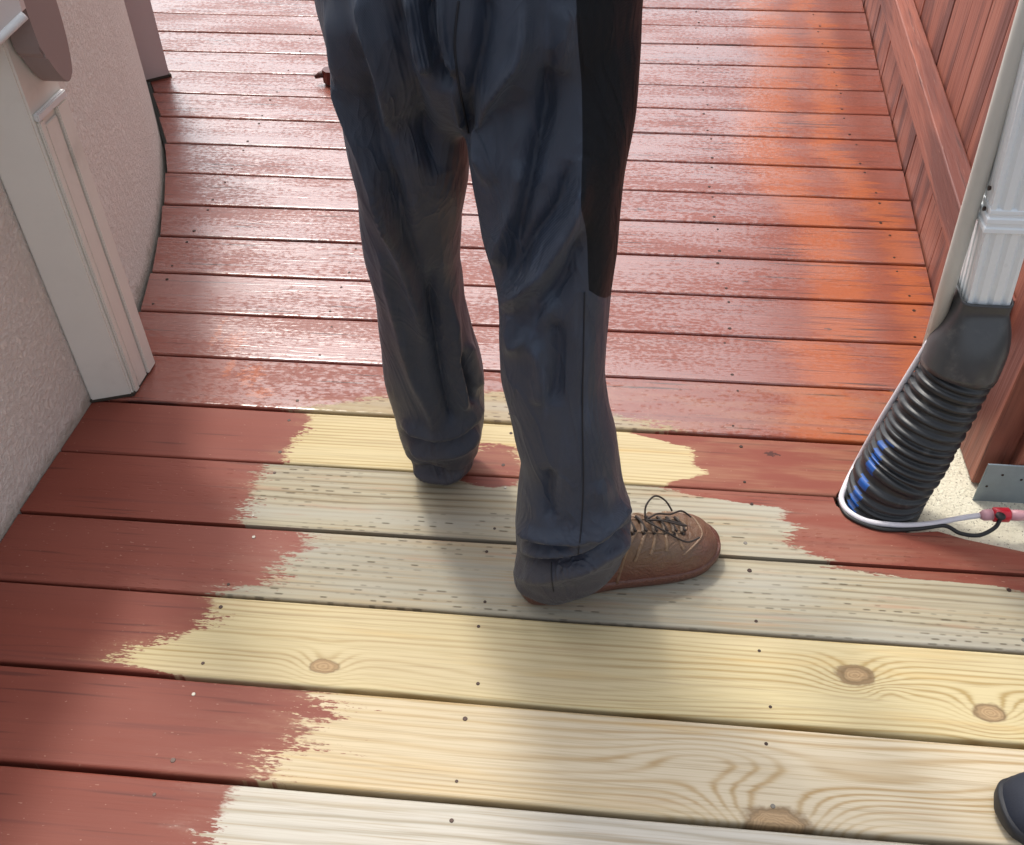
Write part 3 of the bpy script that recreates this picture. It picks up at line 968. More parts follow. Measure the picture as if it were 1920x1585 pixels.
PIPE_C0 = Vector((0.512, 1.205, -0.05))
def make_drain():
    root = empty('drain_pipe', (0.515, 1.205, 0))
    tag(root, 'black corrugated drain pipe with a blue stripe running into the deck', 'pipe')
    topc = Vector(((A_.x+B_.x)/2-0.004, SPY+0.028, ZB))
    # adapter: rectangular collar easing into a round neck
    neck = atY(1797, 690, SPY+0.010)
    N = 48
    rings = []
    L = 14
    ax = [topc+Vector((0, 0, 0.028)), topc, topc.lerp(neck, 0.45)+Vector((0.004, 0, 0.0)), neck]
    axs = spline(ax, 5)
    for i, c in enumerate(axs):
        t = i/(len(axs)-1)
        s = max(0, min(1, (t-0.25)/0.6)); s = s*s*(3-2*s)
        ring_ = []
        tang = (axs[min(i+1, len(axs)-1)]-axs[max(i-1, 0)]).normalized()*-1
        ex = Vector((1, 0, 0)); ex = (ex-tang*ex.dot(tang)).normalized(); ey = tang.cross(ex)
        hw, hd = (B_.x-A_.x)/2+0.005, 0.034
        for k in range(N):
            th = 2*math.pi*k/N
            cx, sy = math.cos(th), math.sin(th)
            pw = 0.25
            rx = hw*abs(cx)**pw*(1 if cx > 0 else -1); ry = hd*abs(sy)**pw*(1 if sy > 0 else -1)
            R = 0.0565
            ring_.append(c+ex*(rx*(1-s)+R*cx*s)+ey*(ry*(1-s)+R*sy*s))
        rings.append(ring_)
    V, F = loft(rings, cap=False)
    ad = mesh_obj('adapter', V, F, M['grey_rubber'], root, True)
    md = ad.modifiers.new('wall', 'SOLIDIFY'); md.thickness = 0.003; md.offset = -1
    # corrugated hose
    path = spline([neck+Vector((0.002, 0, 0.004)), atY(1752, 770, SPY-0.004), atY(1700, 860, SPY-0.022), Vector((0.514, 1.205, 0.03)), Vector((0.505, 1.200, -0.10))], 60)
    # resample by arc length
    acc = [0]
    for a, b in zip(path, path[1:]): acc.append(acc[-1]+(b-a).length)
    Ltot = acc[-1]
    pitch = 0.0162
    per = 10
    nseg = int(Ltot/pitch*per)
    pts, R = [], []
    j = 0
    for i in range(nseg+1):
        s = Ltot*i/nseg
        while j < len(acc)-2 and acc[j+1] < s: j += 1
        t = (s-acc[j])/max(1e-9, acc[j+1]-acc[j])
        pts.append(path[j].lerp(path[j+1], min(1, t)))
        ph = (s/pitch+0.22*math.sin(s*41)+0.10*math.sin(s*97)) % 1
        base = 0.0535+0.0085*min(1, s/(Ltot*0.6))
        # stretched, uneven corrugation in the upper part
        amp = 0.0036 if s > Ltot*0.42 else 0.0026+0.0010*math.sin(s*310)
        prof = math.tanh(2.6*math.sin(2*math.pi*ph))
        R.append(base+amp*prof)
    NS = 56
    V, F = tube(pts, R, NS, cap=True)
    hose = mesh_obj('hose', V, F, [M['black_plastic'], M['blue']], root, True)
    # printed stripe on the crests
    uvp = proj([tuple(v) for v in V])
    L0, L1 = Vector((1655, 838)), Vector((1598, 955))
    for i in range(nseg):
        ss_ = Ltot*(i+0.5)/nseg
        ph = (ss_/pitch+0.22*math.sin(ss_*41)+0.10*math.sin(ss_*97)) % 1
        if 0.66 < ph < 0.90: continue
        ring_uv = uvp[i*NS:(i+1)*NS]
        best = None
        for k in range(NS):
            nrm = (V[i*NS+k]-pts[i]).normalized()
            if nrm.dot(CAM-V[i*NS+k]) < 0.1: continue
            u_ = ring_uv[k]
            if not (L0.y-6 < u_[1] < L1.y+4): continue
            lx = L0.x+(L1.x-L0.x)*(u_[1]-L0.y)/(L1.y-L0.y)
            d_ = abs(u_[0]-lx)
            if d_ < 19 and (best is None or d_ < best[0]): best = (d_, k)
        if best:
            for dk in (-1, 0, 1):
                hose.data.polygons[i*NS+(best[1]+dk) % NS].material_index = 1
    # white sticker
    bv = BVHTree.FromPolygons([tuple(v) for r in rings for v in r], [f for f in loft(rings, cap=False)[1]])
    grid = []
    for py_ in (602, 612, 624, 636):
        for px_ in (1764, 1773, 1781):
            d = ray(px_, py_).normalized()
            h = bv.ray_cast(CAM, d)
            if h[0] is None: grid = None; break
            grid.append(h[0]-d*0.0015)
        if grid is None: break
    if grid:
        F = [(r_*3+c_, r_*3+c_+1, r_*3+c_+4, r_*3+c_+3) for r_ in range(3) for c_ in range(2)]
        st = mesh_obj('sticker', grid, F, M['sticker'], root)
        md = st.modifiers.new('t', 'SOLIDIFY'); md.thickness = 0.0006; md.offset = 1
make_drain()

# cream conduit beside the downspout, and the white cord that leaves it
def make_conduit():
    Yc = SPY+0.040
    lo = atY(1744, 650, Yc); hi = atY(1850, 285, Yc-0.03)
    d = (hi-lo).normalized()
    V, F = tube([lo, lo.lerp(hi, 0.5), hi, hi+d*1.2], 0.0120, 20)
    o = mesh_obj('conduit', V, F, M['conduit'], None, True)
    tag(o, 'thin cream conduit running alongside the white downspout', 'conduit')
make_conduit()

def make_cord():
    root = empty('cord', (0.60, 1.15, 0))
    tag(root, 'white cord looped round the foot of the drain pipe with a red end', 'cord')
    z = 0.006
    pts = [atY(1742, 640, SPY+0.03), atY(1700, 708, SPY+0.03), atY(1650, 790, SPY+0.03), atY(1606, 868, SPY+0.03), at(1583, 915, 0.008), at(1578, 938, z), at(1592, 960, z), at(1628, 978, z), at(1688, 985, z), at(1745, 982, z), at(1800, 972, z+0.002), at(1842, 966, z+0.004)]
    V, F = tube(spline(pts, 8), 0.0048, 10)
    mesh_obj('white_sheath', V, F, M['cord'], root, True)
    a, b, c, d = at(1838, 967, 0.012), at(1860, 965, 0.014), at(1893, 966, 0.014), at(1925, 967, 0.012)
    V, F = tube([a, a.lerp(b, 0.3), b], [0.006, 0.0095, 0.010], 14)
    mesh_obj('faded_sleeve', V, F, M['pink_tape'], root, True)
    V, F = tube([b, b.lerp(c, 0.1), c.lerp(b, 0.1), c], [0.0095, 0.0125, 0.0125, 0.0095], 14)
    mesh_obj('red_plug', V, F, M['red_tape'], root, True)
    V, F = tube([c, c.lerp(d, 0.5), d], [0.009, 0.0095, 0.008], 14)
    mesh_obj('faded_sleeve', V, F, M['pink_tape'], root, True)
    e = at(1876, 968, 0.0265)
    bm = bmesh.new(); bmesh.ops.create_uvsphere(bm, u_segments=12, v_segments=8, radius=0.0085)
    for v in bm.verts: v.co = Vector((v.co.x*1.0, v.co.y*1.0, v.co.z*0.5))+e
    bm_obj('black_cap', bm, M['cord_black'], root, True)
    k = empty('black_cable', (0.55, 1.13, 0))
    tag(k, 'black cable lying beside the white cord on the concrete', 'cable')
    pts = [at(1572, 935, 0.001), at(1590, 968, 0.003), at(1650, 992, 0.003), at(1720, 992, 0.003), at(1770, 986, 0.004), at(1800, 1000, 0.0), at(1835, 1004, 0.0), at(1865, 990, 0.004), at(1876, 972, 0.018)]
    V, F = tube(spline(pts, 8), 0.0035, 10)
    mesh_obj('sheath', V, F, M['cord_black'], k, True)
make_cord()

# ------------------------------------------------------------------ the person
PER = empty('person', (-0.12, 1.08, 0))
tag(PER, 'person in dark slate trousers and brown shoe stepping across the deck, back turned', 'person')

def shoe(name, heel, ang, L, mats, parent, label=None, laces=True, zs=1.0):
    """lace-up shoe, heel at 'heel', pointing along ang; upper, sole, tongue, strips, laces"""
    ca, sa = math.cos(ang), math.sin(ang)
    def W(x, y, z): return Vector((heel[0]+x*ca-y*sa, heel[1]+x*sa+y*ca, heel[2]+z*zs))
    #      s     halfwidth left/right  height  (fractions of L)
    st = [(0.000, 0.030, 0.030, 0.060), (0.03, 0.088, 0.088, 0.20), (0.10, 0.112, 0.112, 0.26), (0.22, 0.116, 0.112, 0.30), (0.34, 0.122, 0.112, 0.335), (0.44, 0.135, 0.118, 0.345),
          (0.54, 0.152, 0.132, 0.320), (0.64, 0.166, 0.148, 0.285), (0.74, 0.172, 0.158, 0.250), (0.83, 0.166, 0.156, 0.222), (0.90, 0.148, 0.142, 0.200), (0.955, 0.112, 0.110, 0.165), (0.985, 0.070, 0.072, 0.120), (1.0, 0.022, 0.022, 0.075)]
    N = 40
    def ring(s, wl_, wr_, h, grow=0.0, z0=0.02):
        out = []
        for k in range(N):
            th = 2*math.pi*k/N
            c, s_ = math.cos(th), math.sin(th)
            wd = wl_ if c > 0 else wr_
            y = (abs(c)**0.75)*(1 if c > 0 else -1)*(wd*L+grow)
            if s_ >= 0: z = z0+(h*L-z0)*(s_**0.85)
            else: z = z0+0.012*s_
            out.append(W(s*L, y, z))
        return out
    # smooth the stations
    ss = spline([(a, b, 0) for a, b, c, d in st], 3); s2 = spline([(a, c, d) for a, b, c, d in st], 3)
    rings = [ring(p.x, p.y, q.y, q.z) for p, q in zip(ss, s2)]
    V, F = loft(rings)
    up = mesh_obj('upper', V, F, mats['upper'], None, True)
    root = parent
    sh = empty(name, W(0.1, 0, 0)) if not isinstance(parent, bpy.types.Object) or parent.type != 'EMPTY' or True else None
    if parent: par(sh, parent)
    par(up, sh)
    # sole
    srings = []
    for z, g in ((0.000, -0.004), (0.004, 0.001), (0.016, 0.003), (0.022, 0.0015), (0.0235, -0.002)):
        out = []
        for side in (1, -1):
            rng = list(zip(ss, s2)) if side == 1 else list(zip(ss, s2))[::-1]
            for p, q in rng:
                wd = (p.y if side == 1 else q.y)*L+g
                rise = 0.012*max(0, (p.x-0.80)/0.2)**2
                out.append(W(p.x*L+(0.003 if p.x > 0.95 else -0.002 if p.x < 0.03 else 0), side*wd, z+rise))
        srings.append(out)
    V, F = loft(srings)
    mesh_obj('sole', V, F, mats['sole'], sh, True)
    bv = BVHTree.FromObject(up, bpy.context.evaluated_depsgraph_get()) if False else BVHTree.FromPolygons([tuple(v) for r in rings for v in r], loft(rings)[1])
    def on(x, y, lift):
        """point on the upper above plan position (x along, y across as fraction of L)"""
        q = W(x*L, y*L, 0.4)
        h = bv.ray_cast(q, Vector((0, 0, -1)))
        if h[0] is None: return None
        return h[0]+h[1].normalized()*lift*(1 if h[1].z > 0 else -1)
    def line(nm, pts, r, mt, n=6, lift=0.0):
        P = []
        for x, y in pts:
            q = on(x, y, lift)
            if q is not None: P.append(q)
        if len(P) < 2: return
        V, F = tube(spline(P, n), r, 8)
        mesh_obj(nm, V, F, mt, sh, True)
    if laces:
        # overlay strips fanning from the lacing to the sole (both sides)
        for sgn in (-1, 1):
            for x0, x1 in ((0.50, 0.36), (0.55, 0.44), (0.60, 0.52), (0.65, 0.60), (0.70, 0.68), (0.75, 0.77)):
                line('overlay_strip', [(x0, sgn*0.040), (x0*0.7+x1*0.3, sgn*0.070), (x0*0.35+x1*0.65, sgn*0.100), (x1, sgn*0.118)], 0.0030, mats['strip'], 5, -0.0002)
            line('seam', [(0.45, sgn*0.034), (0.6, sgn*0.040), (0.74, sgn*0.048), (0.81, sgn*0.03), (0.83, 0)], 0.0018, mats['strip'], 5, 0.0002)
            line('toe_seam', [(0.76, sgn*0.135), (0.83, sgn*0.105), (0.89, sgn*0.06), (0.90, 0)], 0.0016, mats['strip'], 5, 0.0002)
        # laces: crossings over the tongue
        xs_ = (0.52, 0.575, 0.63, 0.685, 0.735, 0.78)
        for i, x in enumerate(xs_):
            line('lace', [(x, -0.046), (x+0.010, -0.02), (x+0.016, 0.02), (x+0.02, 0.046)], 0.0025, mats['lace'], 5, 0.0035)
            line('lace', [(x+0.02, -0.044), (x+0.014, 0.0), (x, 0.044)], 0.0021, mats['lace2'], 5, 0.0050)
        for x in xs_:
            for sgn in (-1, 1):
                q = on(x+0.010, sgn*0.050, 0.0006)
                if q is not None:
                    bm_ = bmesh.new()
                    bmesh.ops.create_uvsphere(bm_, u_segments=10, v_segments=6, radius=0.0034)
                    for v_ in bm_.verts: v_.co = Vector((v_.co.x, v_.co.y, v_.co.z*0.6))+q
                    bm_obj('eyelet', bm_, mats['lace2'], sh, True)
        kx = on(0.60, 0.0, 0.010)
        for pts in ([(0, 0, 0), (0.006, 0.016, 0.014), (0.026, 0.030, 0.016), (0.044, 0.028, 0.002), (0.052, 0.016, -0.012)],
                    [(0, 0, 0), (0.02, -0.015, 0.010), (0.045, -0.028, 0.006), (0.058, -0.022, -0.006), (0.030, -0.006, 0.000)],
                    [(0, 0, 0), (0.020, 0.004, 0.004), (0.044, 0.006, -0.006), (0.066, 0.012, -0.012), (0.080, 0.004, -0.022)],
                    [(0, 0, 0), (0.018, -0.03, 0.004), (0.050, -0.045, -0.016), (0.075, -0.040, -0.020)]):
            P = [kx+Vector((x*ca-y*sa, x*sa+y*ca, z)) for x, y, z in pts]
            V, F = tube(spline(P, 6), 0.0015, 8)
            mesh_obj('lace', V, F, mats['lace2'], sh, True)
    return sh

SM = dict(upper=M['leather'], sole=M['sole'], strip=M['leather_tan'], lace=M['lace'], lace2=M['lace_dark'])
shoe('shoe', (-0.090, 0.948, 0), rad(21), 0.325, SM, PER)
shoe('shoe', (-0.250, 1.170, 0), rad(98), 0.270, SM, PER, laces=False)

def ell(c, a, b, N=48, pw=0.85, tilt=(0, 0)):
    out = []
    for k in range(N):
        th = 2*math.pi*k/N
        x = a*abs(math.cos(th))**pw*(1 if math.cos(th) > 0 else -1)
        y = b*abs(math.sin(th))**pw*(1 if math.sin(th) > 0 else -1)
        out.append(Vector((c[0]+x, c[1]+y, c[2]+x*tilt[0]+y*tilt[1])))
    return out

def leg_rings(rows, Yof, ratio, low):
    rings = []
    for (y, xl, xr) in rows:
        Yp = 1.0
        for _ in range(6):
            P = atY(0.5*(xl+xr), y, Yp); Yp = Yof(P.z)
        Lp, Rp = atY(xl, y, Yp), atY(xr, y, Yp)
        a = 0.5*(Rp.x-Lp.x)
        rings.append(ell((0.5*(Lp.x+Rp.x), Yp, 0.5*(Lp.z+Rp.z)), a, a*ratio(P.z)))
    for (cx, cy, cz, a, b) in low: rings.append(ell((cx, cy, cz), a, b))
    return rings

def build_trousers():
    lerpT = lambda z, T: float(np.interp(z, [t[0] for t in T], [t[1] for t in T]))
    YR = lambda z: lerpT(z, [(0, 0.965), (0.3, 0.968), (0.5, 0.985), (0.7, 1.02), (0.9, 1.06)])
    YL = lambda z: lerpT(z, [(0, 1.215), (0.2, 1.20), (0.5, 1.14), (0.7, 1.075), (0.9, 1.055)])
    RR = [(60, 866, 1203), (120, 866, 1198), (200, 868, 1192), (260, 873, 1183), (330, 882, 1171), (400, 900, 1162), (480, 920, 1154), (560, 935, 1144), (640, 938, 1136),
          (700, 940, 1133), (760, 955, 1143), (820, 966, 1158), (860, 976, 1163), (900, 972, 1168), (940, 968, 1177), (980, 967, 1184)]
    LR = [(60, 620, 866), (120, 632, 868), (200, 643, 870), (260, 652, 876), (330, 664, 879), (400, 676, 866), (480, 690, 863), (560, 705, 868), (640, 719, 888),
          (700, 723, 903), (750, 736, 908), (795, 750, 908), (835, 762, 898)]
    right = leg_rings(RR, YR, lambda z: lerpT(z, [(0, 0.95), (0.4, 0.95), (0.7, 0.9), (0.9, 0.8)]),
                      [(-0.018, 0.968, 0.085, 0.080, 0.074), (-0.026, 0.966, 0.058, 0.078, 0.070), (-0.040, 0.962, 0.036, 0.066, 0.058), (-0.046, 0.962, 0.024, 0.058, 0.052)])
    left = leg_rings(LR, YL, lambda z: lerpT(z, [(0, 0.95), (0.4, 0.95), (0.7, 0.95), (0.9, 0.95)]),
                     [(-0.252, 1.214, 0.055, 0.062, 0.056), (-0.252, 1.212, 0.032, 0.056, 0.050), (-0.250, 1.206, 0.013, 0.050, 0.047)])
    hipr = []
    for (y, xl, xr, b) in ((235, 720, 1120, 0.030), (190, 662, 1180, 0.070), (140, 640, 1193, 0.098), (90, 626, 1199, 0.118), (40, 613, 1203, 0.124), (0, 601, 1205, 0.126)):
        Lp, Rp = atY(xl, y, 1.065), atY(xr, y, 1.065)
        hipr.append(ell((0.5*(Lp.x+Rp.x), 1.065, 0.5*(Lp.z+Rp.z)), 0.5*(Rp.x-Lp.x), b, pw=0.9))
    c = hipr[-1]
    cx = sum(v.x for v in c)/len(c)
    for z, a, b in ((0.95, 0.178, 0.122), (1.0, 0.170, 0.112), (1.05, 0.165, 0.105)):
        hipr.append(ell((cx, 1.07, z), a, b, pw=0.9))
    V, F = [], []
    for rg in (right, left, hipr):
        v, f = loft(rg)
        o = len(V)
        V += v
        F += [tuple(i+o for i in q) for q in f]
    me = bpy.data.meshes.new('trousers_raw')
    me.from_pydata([tuple(v) for v in V], [], F)
    me.update()
    bm = bmesh.new(); bm.from_mesh(me); bmesh.ops.recalc_face_normals(bm, faces=bm.faces[:]); bm.to_mesh(me); bm.free()
    tmp = bpy.data.objects.new('trousers_raw', me)
    COL.objects.link(tmp)
    md = tmp.modifiers.new('r', 'REMESH'); md.mode = 'VOXEL'; md.voxel_size = 0.0042
    md2 = tmp.modifiers.new('s', 'SMOOTH'); md2.factor = 0.5; md2.iterations = 40
    dg = bpy.context.evaluated_depsgraph_get()
    out = bpy.data.meshes.new_from_object(tmp.evaluated_get(dg))
    bpy.data.objects.remove(tmp)
    nV = len(out.vertices)
    co = np.empty(nV*3); out.vertices.foreach_get('co', co); co = co.reshape(-1, 3)
    no = np.empty(nV*3); out.vertices.foreach_get('normal', no); no = no.reshape(-1, 3)
    uv = proj(co)
    facing = np.einsum('ij,ij->i', no, (np.array(CAM)-co)/np.linalg.norm(np.array(CAM)-co, axis=1)[:, None])
    wgt = np.clip(facing*2.2+0.15, 0, 1)
    # leg membership so a fold stays on its own leg
    isR = (co[:, 1] < np.interp(co[:, 2], [0, 0.3, 0.62, 0.9], [1.09, 1.085, 1.07, 1.30])) & (co[:, 0] > np.interp(co[:, 2], [0, 0.3, 0.62, 0.7, 0.9], [-0.16, -0.16, -0.155, -0.15, -0.15]))
    disp = np.zeros(nV)
    folds = [  # (leg, height m, half width px, points): raised rolls are positive, creases negative
        ('R', 0.011, 17, [(981, -40), (971, 88), (932, 149), (903, 198), (909, 283), (921, 347)]),
        ('R', -0.009, 15, [(905, -20), (914, 35), (900, 124), (882, 212), (890, 280)]),
        ('R', 0.008, 14, [(978, 301), (971, 372), (942, 450), (934, 500)]),
        ('R', -0.010, 17, [(1040, 90), (1030, 170), (1013, 248), (990, 340), (970, 420), (945, 540)]),
        ('R', 0.011, 21, [(1091, 290), (1073, 390), (1031, 478), (985, 531), (942, 575)]),
        ('R', -0.008, 14, [(1075, 300), (1050, 385), (1003, 450), (955, 525)]),
        ('R', -0.007, 16, [(1090, 430), (1060, 520), (1010, 590), (985, 640)]),
        ('R', 0.006, 18, [(1060, 10), (1050, 90), (1040, 140)]),
        ('R', 0.006, 15, [(958, 590), (965, 650), (1010, 600), (1040, 560)]),
        ('R', 0.005, 14, [(1000, 640), (1015, 700), (1012, 760)]),
        ('R', -0.006, 14, [(1040, 600), (1050, 680), (1035, 760)]),
        ('R', 0.006, 20, [(1120, 900), (1130, 960), (1100, 1000)]),
        ('R', -0.007, 13, [(1030, 880), (1025, 930), (1035, 975)]),
        ('R', 0.009, 12, [(968, 985), (1010, 1002), (1080, 1006), (1150, 965), (1175, 930)]),
        ('R', -0.006, 7, [(985, 1010), (1030, 1020), (1075, 1020)]),
        ('R', 0.007, 10, [(972, 1030), (1030, 1037), (1090, 1030), (1150, 1000), (1182, 970)]),
        ('R', -0.013, 8, [(975, 1047), (1030, 1052), (1085, 1043), (1140, 1012), (1186, 975)]),
        ('R', 0.008, 14, [(968, 1075), (1010, 1078), (1080, 1066), (1140, 1035), (1186, 1005)]),
        ('R', -0.006, 6, [(1100, 1056), (1130, 1036), (1158, 1012)]),
        ('L', 0.008, 12, [(615, 20), (645, 170), (677, 266), (719, 382), (740, 450)]),
        ('L', -0.007, 15, [(660, 60), (690, 190), (720, 290), (750, 400)]),
        ('L', 0.008, 12, [(676, -20), (690, 60), (720, 160), (738, 250)]),
        ('L', 0.008, 12, [(765, -20), (780, 80), (800, 140)]),
        ('L', -0.010, 20, [(740, -20), (755, 120), (790, 230), (830, 330)]),
        ('L', -0.010, 16, [(800, -20), (815, 90), (850, 170)]),
        ('L', 0.010, 9, [(822, -20), (829, 88), (857, 150), (868, 240)]),
        ('L', 0.007, 11, [(700, 300), (730, 420), (765, 520), (800, 640)]),
        ('L', -0.006, 11, [(730, 330), (760, 440), (795, 540), (810, 620)]),
        ('L', 0.006, 11, [(712, 470), (740, 580), (772, 700), (805, 770), (815, 812)]),
        ('L', -0.009, 12, [(812, 500), (818, 634), (838, 752), (852, 799)]),
        ('L', 0.007, 9, [(845, 560), (855, 660), (868, 730), (870, 770)]),
        ('L', -0.008, 7, [(862, 659), (877, 715), (890, 759)]),
        ('L', 0.006, 9, [(878, 640), (892, 690), (900, 730)]),
        ('L', 0.009, 10, [(752, 790), (790, 806), (840, 818), (880, 800), (908, 758)]),
        ('L', -0.013, 8, [(752, 812), (775, 822), (815, 828), (860, 822), (895, 796), (910, 775)]),
        ('L', 0.007, 9, [(760, 828), (790, 850), (830, 850), (870, 840), (903, 808)]),
        ('L', -0.008, 6, [(762, 838), (782, 865), (812, 880), (838, 884)]),
        ('L', 0.007, 8, [(772, 868), (800, 892), (840, 895), (872, 876)]),
    ]
    for leg, amp, wd, pts in folds:
        sp_ = np.array([(q.x, q.y) for q in spline([(a, b, 0) for a, b in pts], 6)])
        best = np.full(nV, 1e9); tt = np.zeros(nV)
        m = len(sp_)-1
        lo, hi = sp_.min(0)-4*wd, sp_.max(0)+4*wd
        sel = np.where((uv > lo).all(1) & (uv < hi).all(1) & (isR if leg == 'R' else ~isR))[0]
        U = uv[sel]; bb = np.full(len(sel), 1e9); t_ = np.zeros(len(sel))
        for i in range(m):
            a, b = sp_[i], sp_[i+1]
            ab = b-a
            t = np.clip(((U-a) @ ab)/(ab @ ab+1e-9), 0, 1)
            d = np.linalg.norm(U-(a+t[:, None]*ab), axis=1)
            up_ = d < bb
            bb[up_] = d[up_]; t_[up_] = (i+t[up_])/m
        taper = np.clip(np.minimum(t_, 1-t_)*5+0.15, 0, 1)
        disp[sel] += 2.1*amp*np.exp(-(bb/(wd*1.0))**1.45)*taper*wgt[sel]
    # loose creasing everywhere, long along the leg
    for i in range(nV):
        x, y, z = co[i]
        s = mnoise.noise(Vector((x*22, y*22, z*5.5)))*0.0026 + mnoise.noise(Vector((x*48+9, y*48, z*13+3)))*0.0011
        k = max(0.0, 1-z/0.20)
        if k > 0: s += k*0.0040*mnoise.noise(Vector((x*14, y*14, z*48)))
        k2 = (1-wgt[i])*0.004
        disp[i] += s + k2*mnoise.noise(Vector((x*16, y*16, z*9+4)))
    co2 = co + no*disp[:, None]
    co2[:, 2] = np.maximum(co2[:, 2], 0.003)
    out.vertices.foreach_set('co', co2.reshape(-1))
    out.update()
    bm = bmesh.new(); bm.from_mesh(out)
    # black outer panel on the right leg: cut along its seam and its lower edge, both planes through the cloth
    s0, s1 = atY(1083, 0, 0.97), atY(1100, 540, 0.93)
    n1 = (s1-s0).cross(Vector((0.12, 1, 0))).normalized()
    if n1.x < 0: n1 = -n1
    e0, e1 = atY(1094, 536, 0.94), atY(1140, 560, 0.97)
    n2 = (e1-e0).cross(Vector((0.05, 1, -0.3))).normalized()
    if n2.z < 0: n2 = -n2
    for pc, pn in ((s0, n1), (e0, n2)):
        gm = [f for f in bm.faces if f.calc_center_median().x > -0.09 and f.calc_center_median().z > 0.45]
        es = {e for f in gm for e in f.edges}; vs = {v for f in gm for v in f.verts}
        bmesh.ops.bisect_plane(bm, geom=list(gm)+list(es)+list(vs), plane_co=pc, plane_no=pn, dist=1e-6)
    pan = [f for f in bm.faces if (f.calc_center_median()-s0).dot(n1) > 0 and (f.calc_center_median()-e0).dot(n2) > 0 and f.calc_center_median().x > -0.09]
    ps = set(pan)
    bm2 = bm.copy()
    bm.faces.ensure_lookup_table(); bm2.faces.ensure_lookup_table()
    idx = {f.index for f in pan}
    bm.faces.index_update(); idx = {f.index for f in pan}
    bm2.faces.index_update()
    bmesh.ops.delete(bm, geom=pan, context='FACES')
    bmesh.ops.delete(bm2, geom=[f for f in bm2.faces if f.index not in idx], context='FACES')
    for me_, b_ in ((out, bm),):
        b_.to_mesh(me_); b_.free()
    tr = link('trousers', out, M['trouser'], PER, True)
    m2 = bpy.data.meshes.new('side_panel'); bm2.to_mesh(m2); bm2.free()
    pn_ = link('side_panel', m2, M['panel'], tr, True)
    pn_['label'] = 'black stretch panel down the outer thigh'
    # seams, laid on the cloth
    full = BVHTree.FromObject(tr, bpy.context.evaluated_depsgraph_get())
    def seam(pts, r=0.0011):
        P = []
        for q in spline([(a, b, 0) for a, b in pts], 8):
            d = ray(q.x, q.y).normalized()
            h = full.ray_cast(CAM, d)
            if h[0] is not None and (not P or (h[0]-P[-1]).length < 0.06): P.append(h[0]-d*0.0002)
        if len(P) > 2:
            v, f = tube(P, r, 6)
            mesh_obj('seam', v, f, M['thread'], tr, True)
    seam([(1096, 548), (1094, 660), (1092, 780), (1094, 900), (1090, 985), (1084, 1040)])
    seam([(1034, 1055), (1034, 1080), (1038, 1110)])
    seam([(860, 2), (853, 70), (856, 130), (868, 200), (878, 250)], 0.0014)
    return tr
build_trousers()

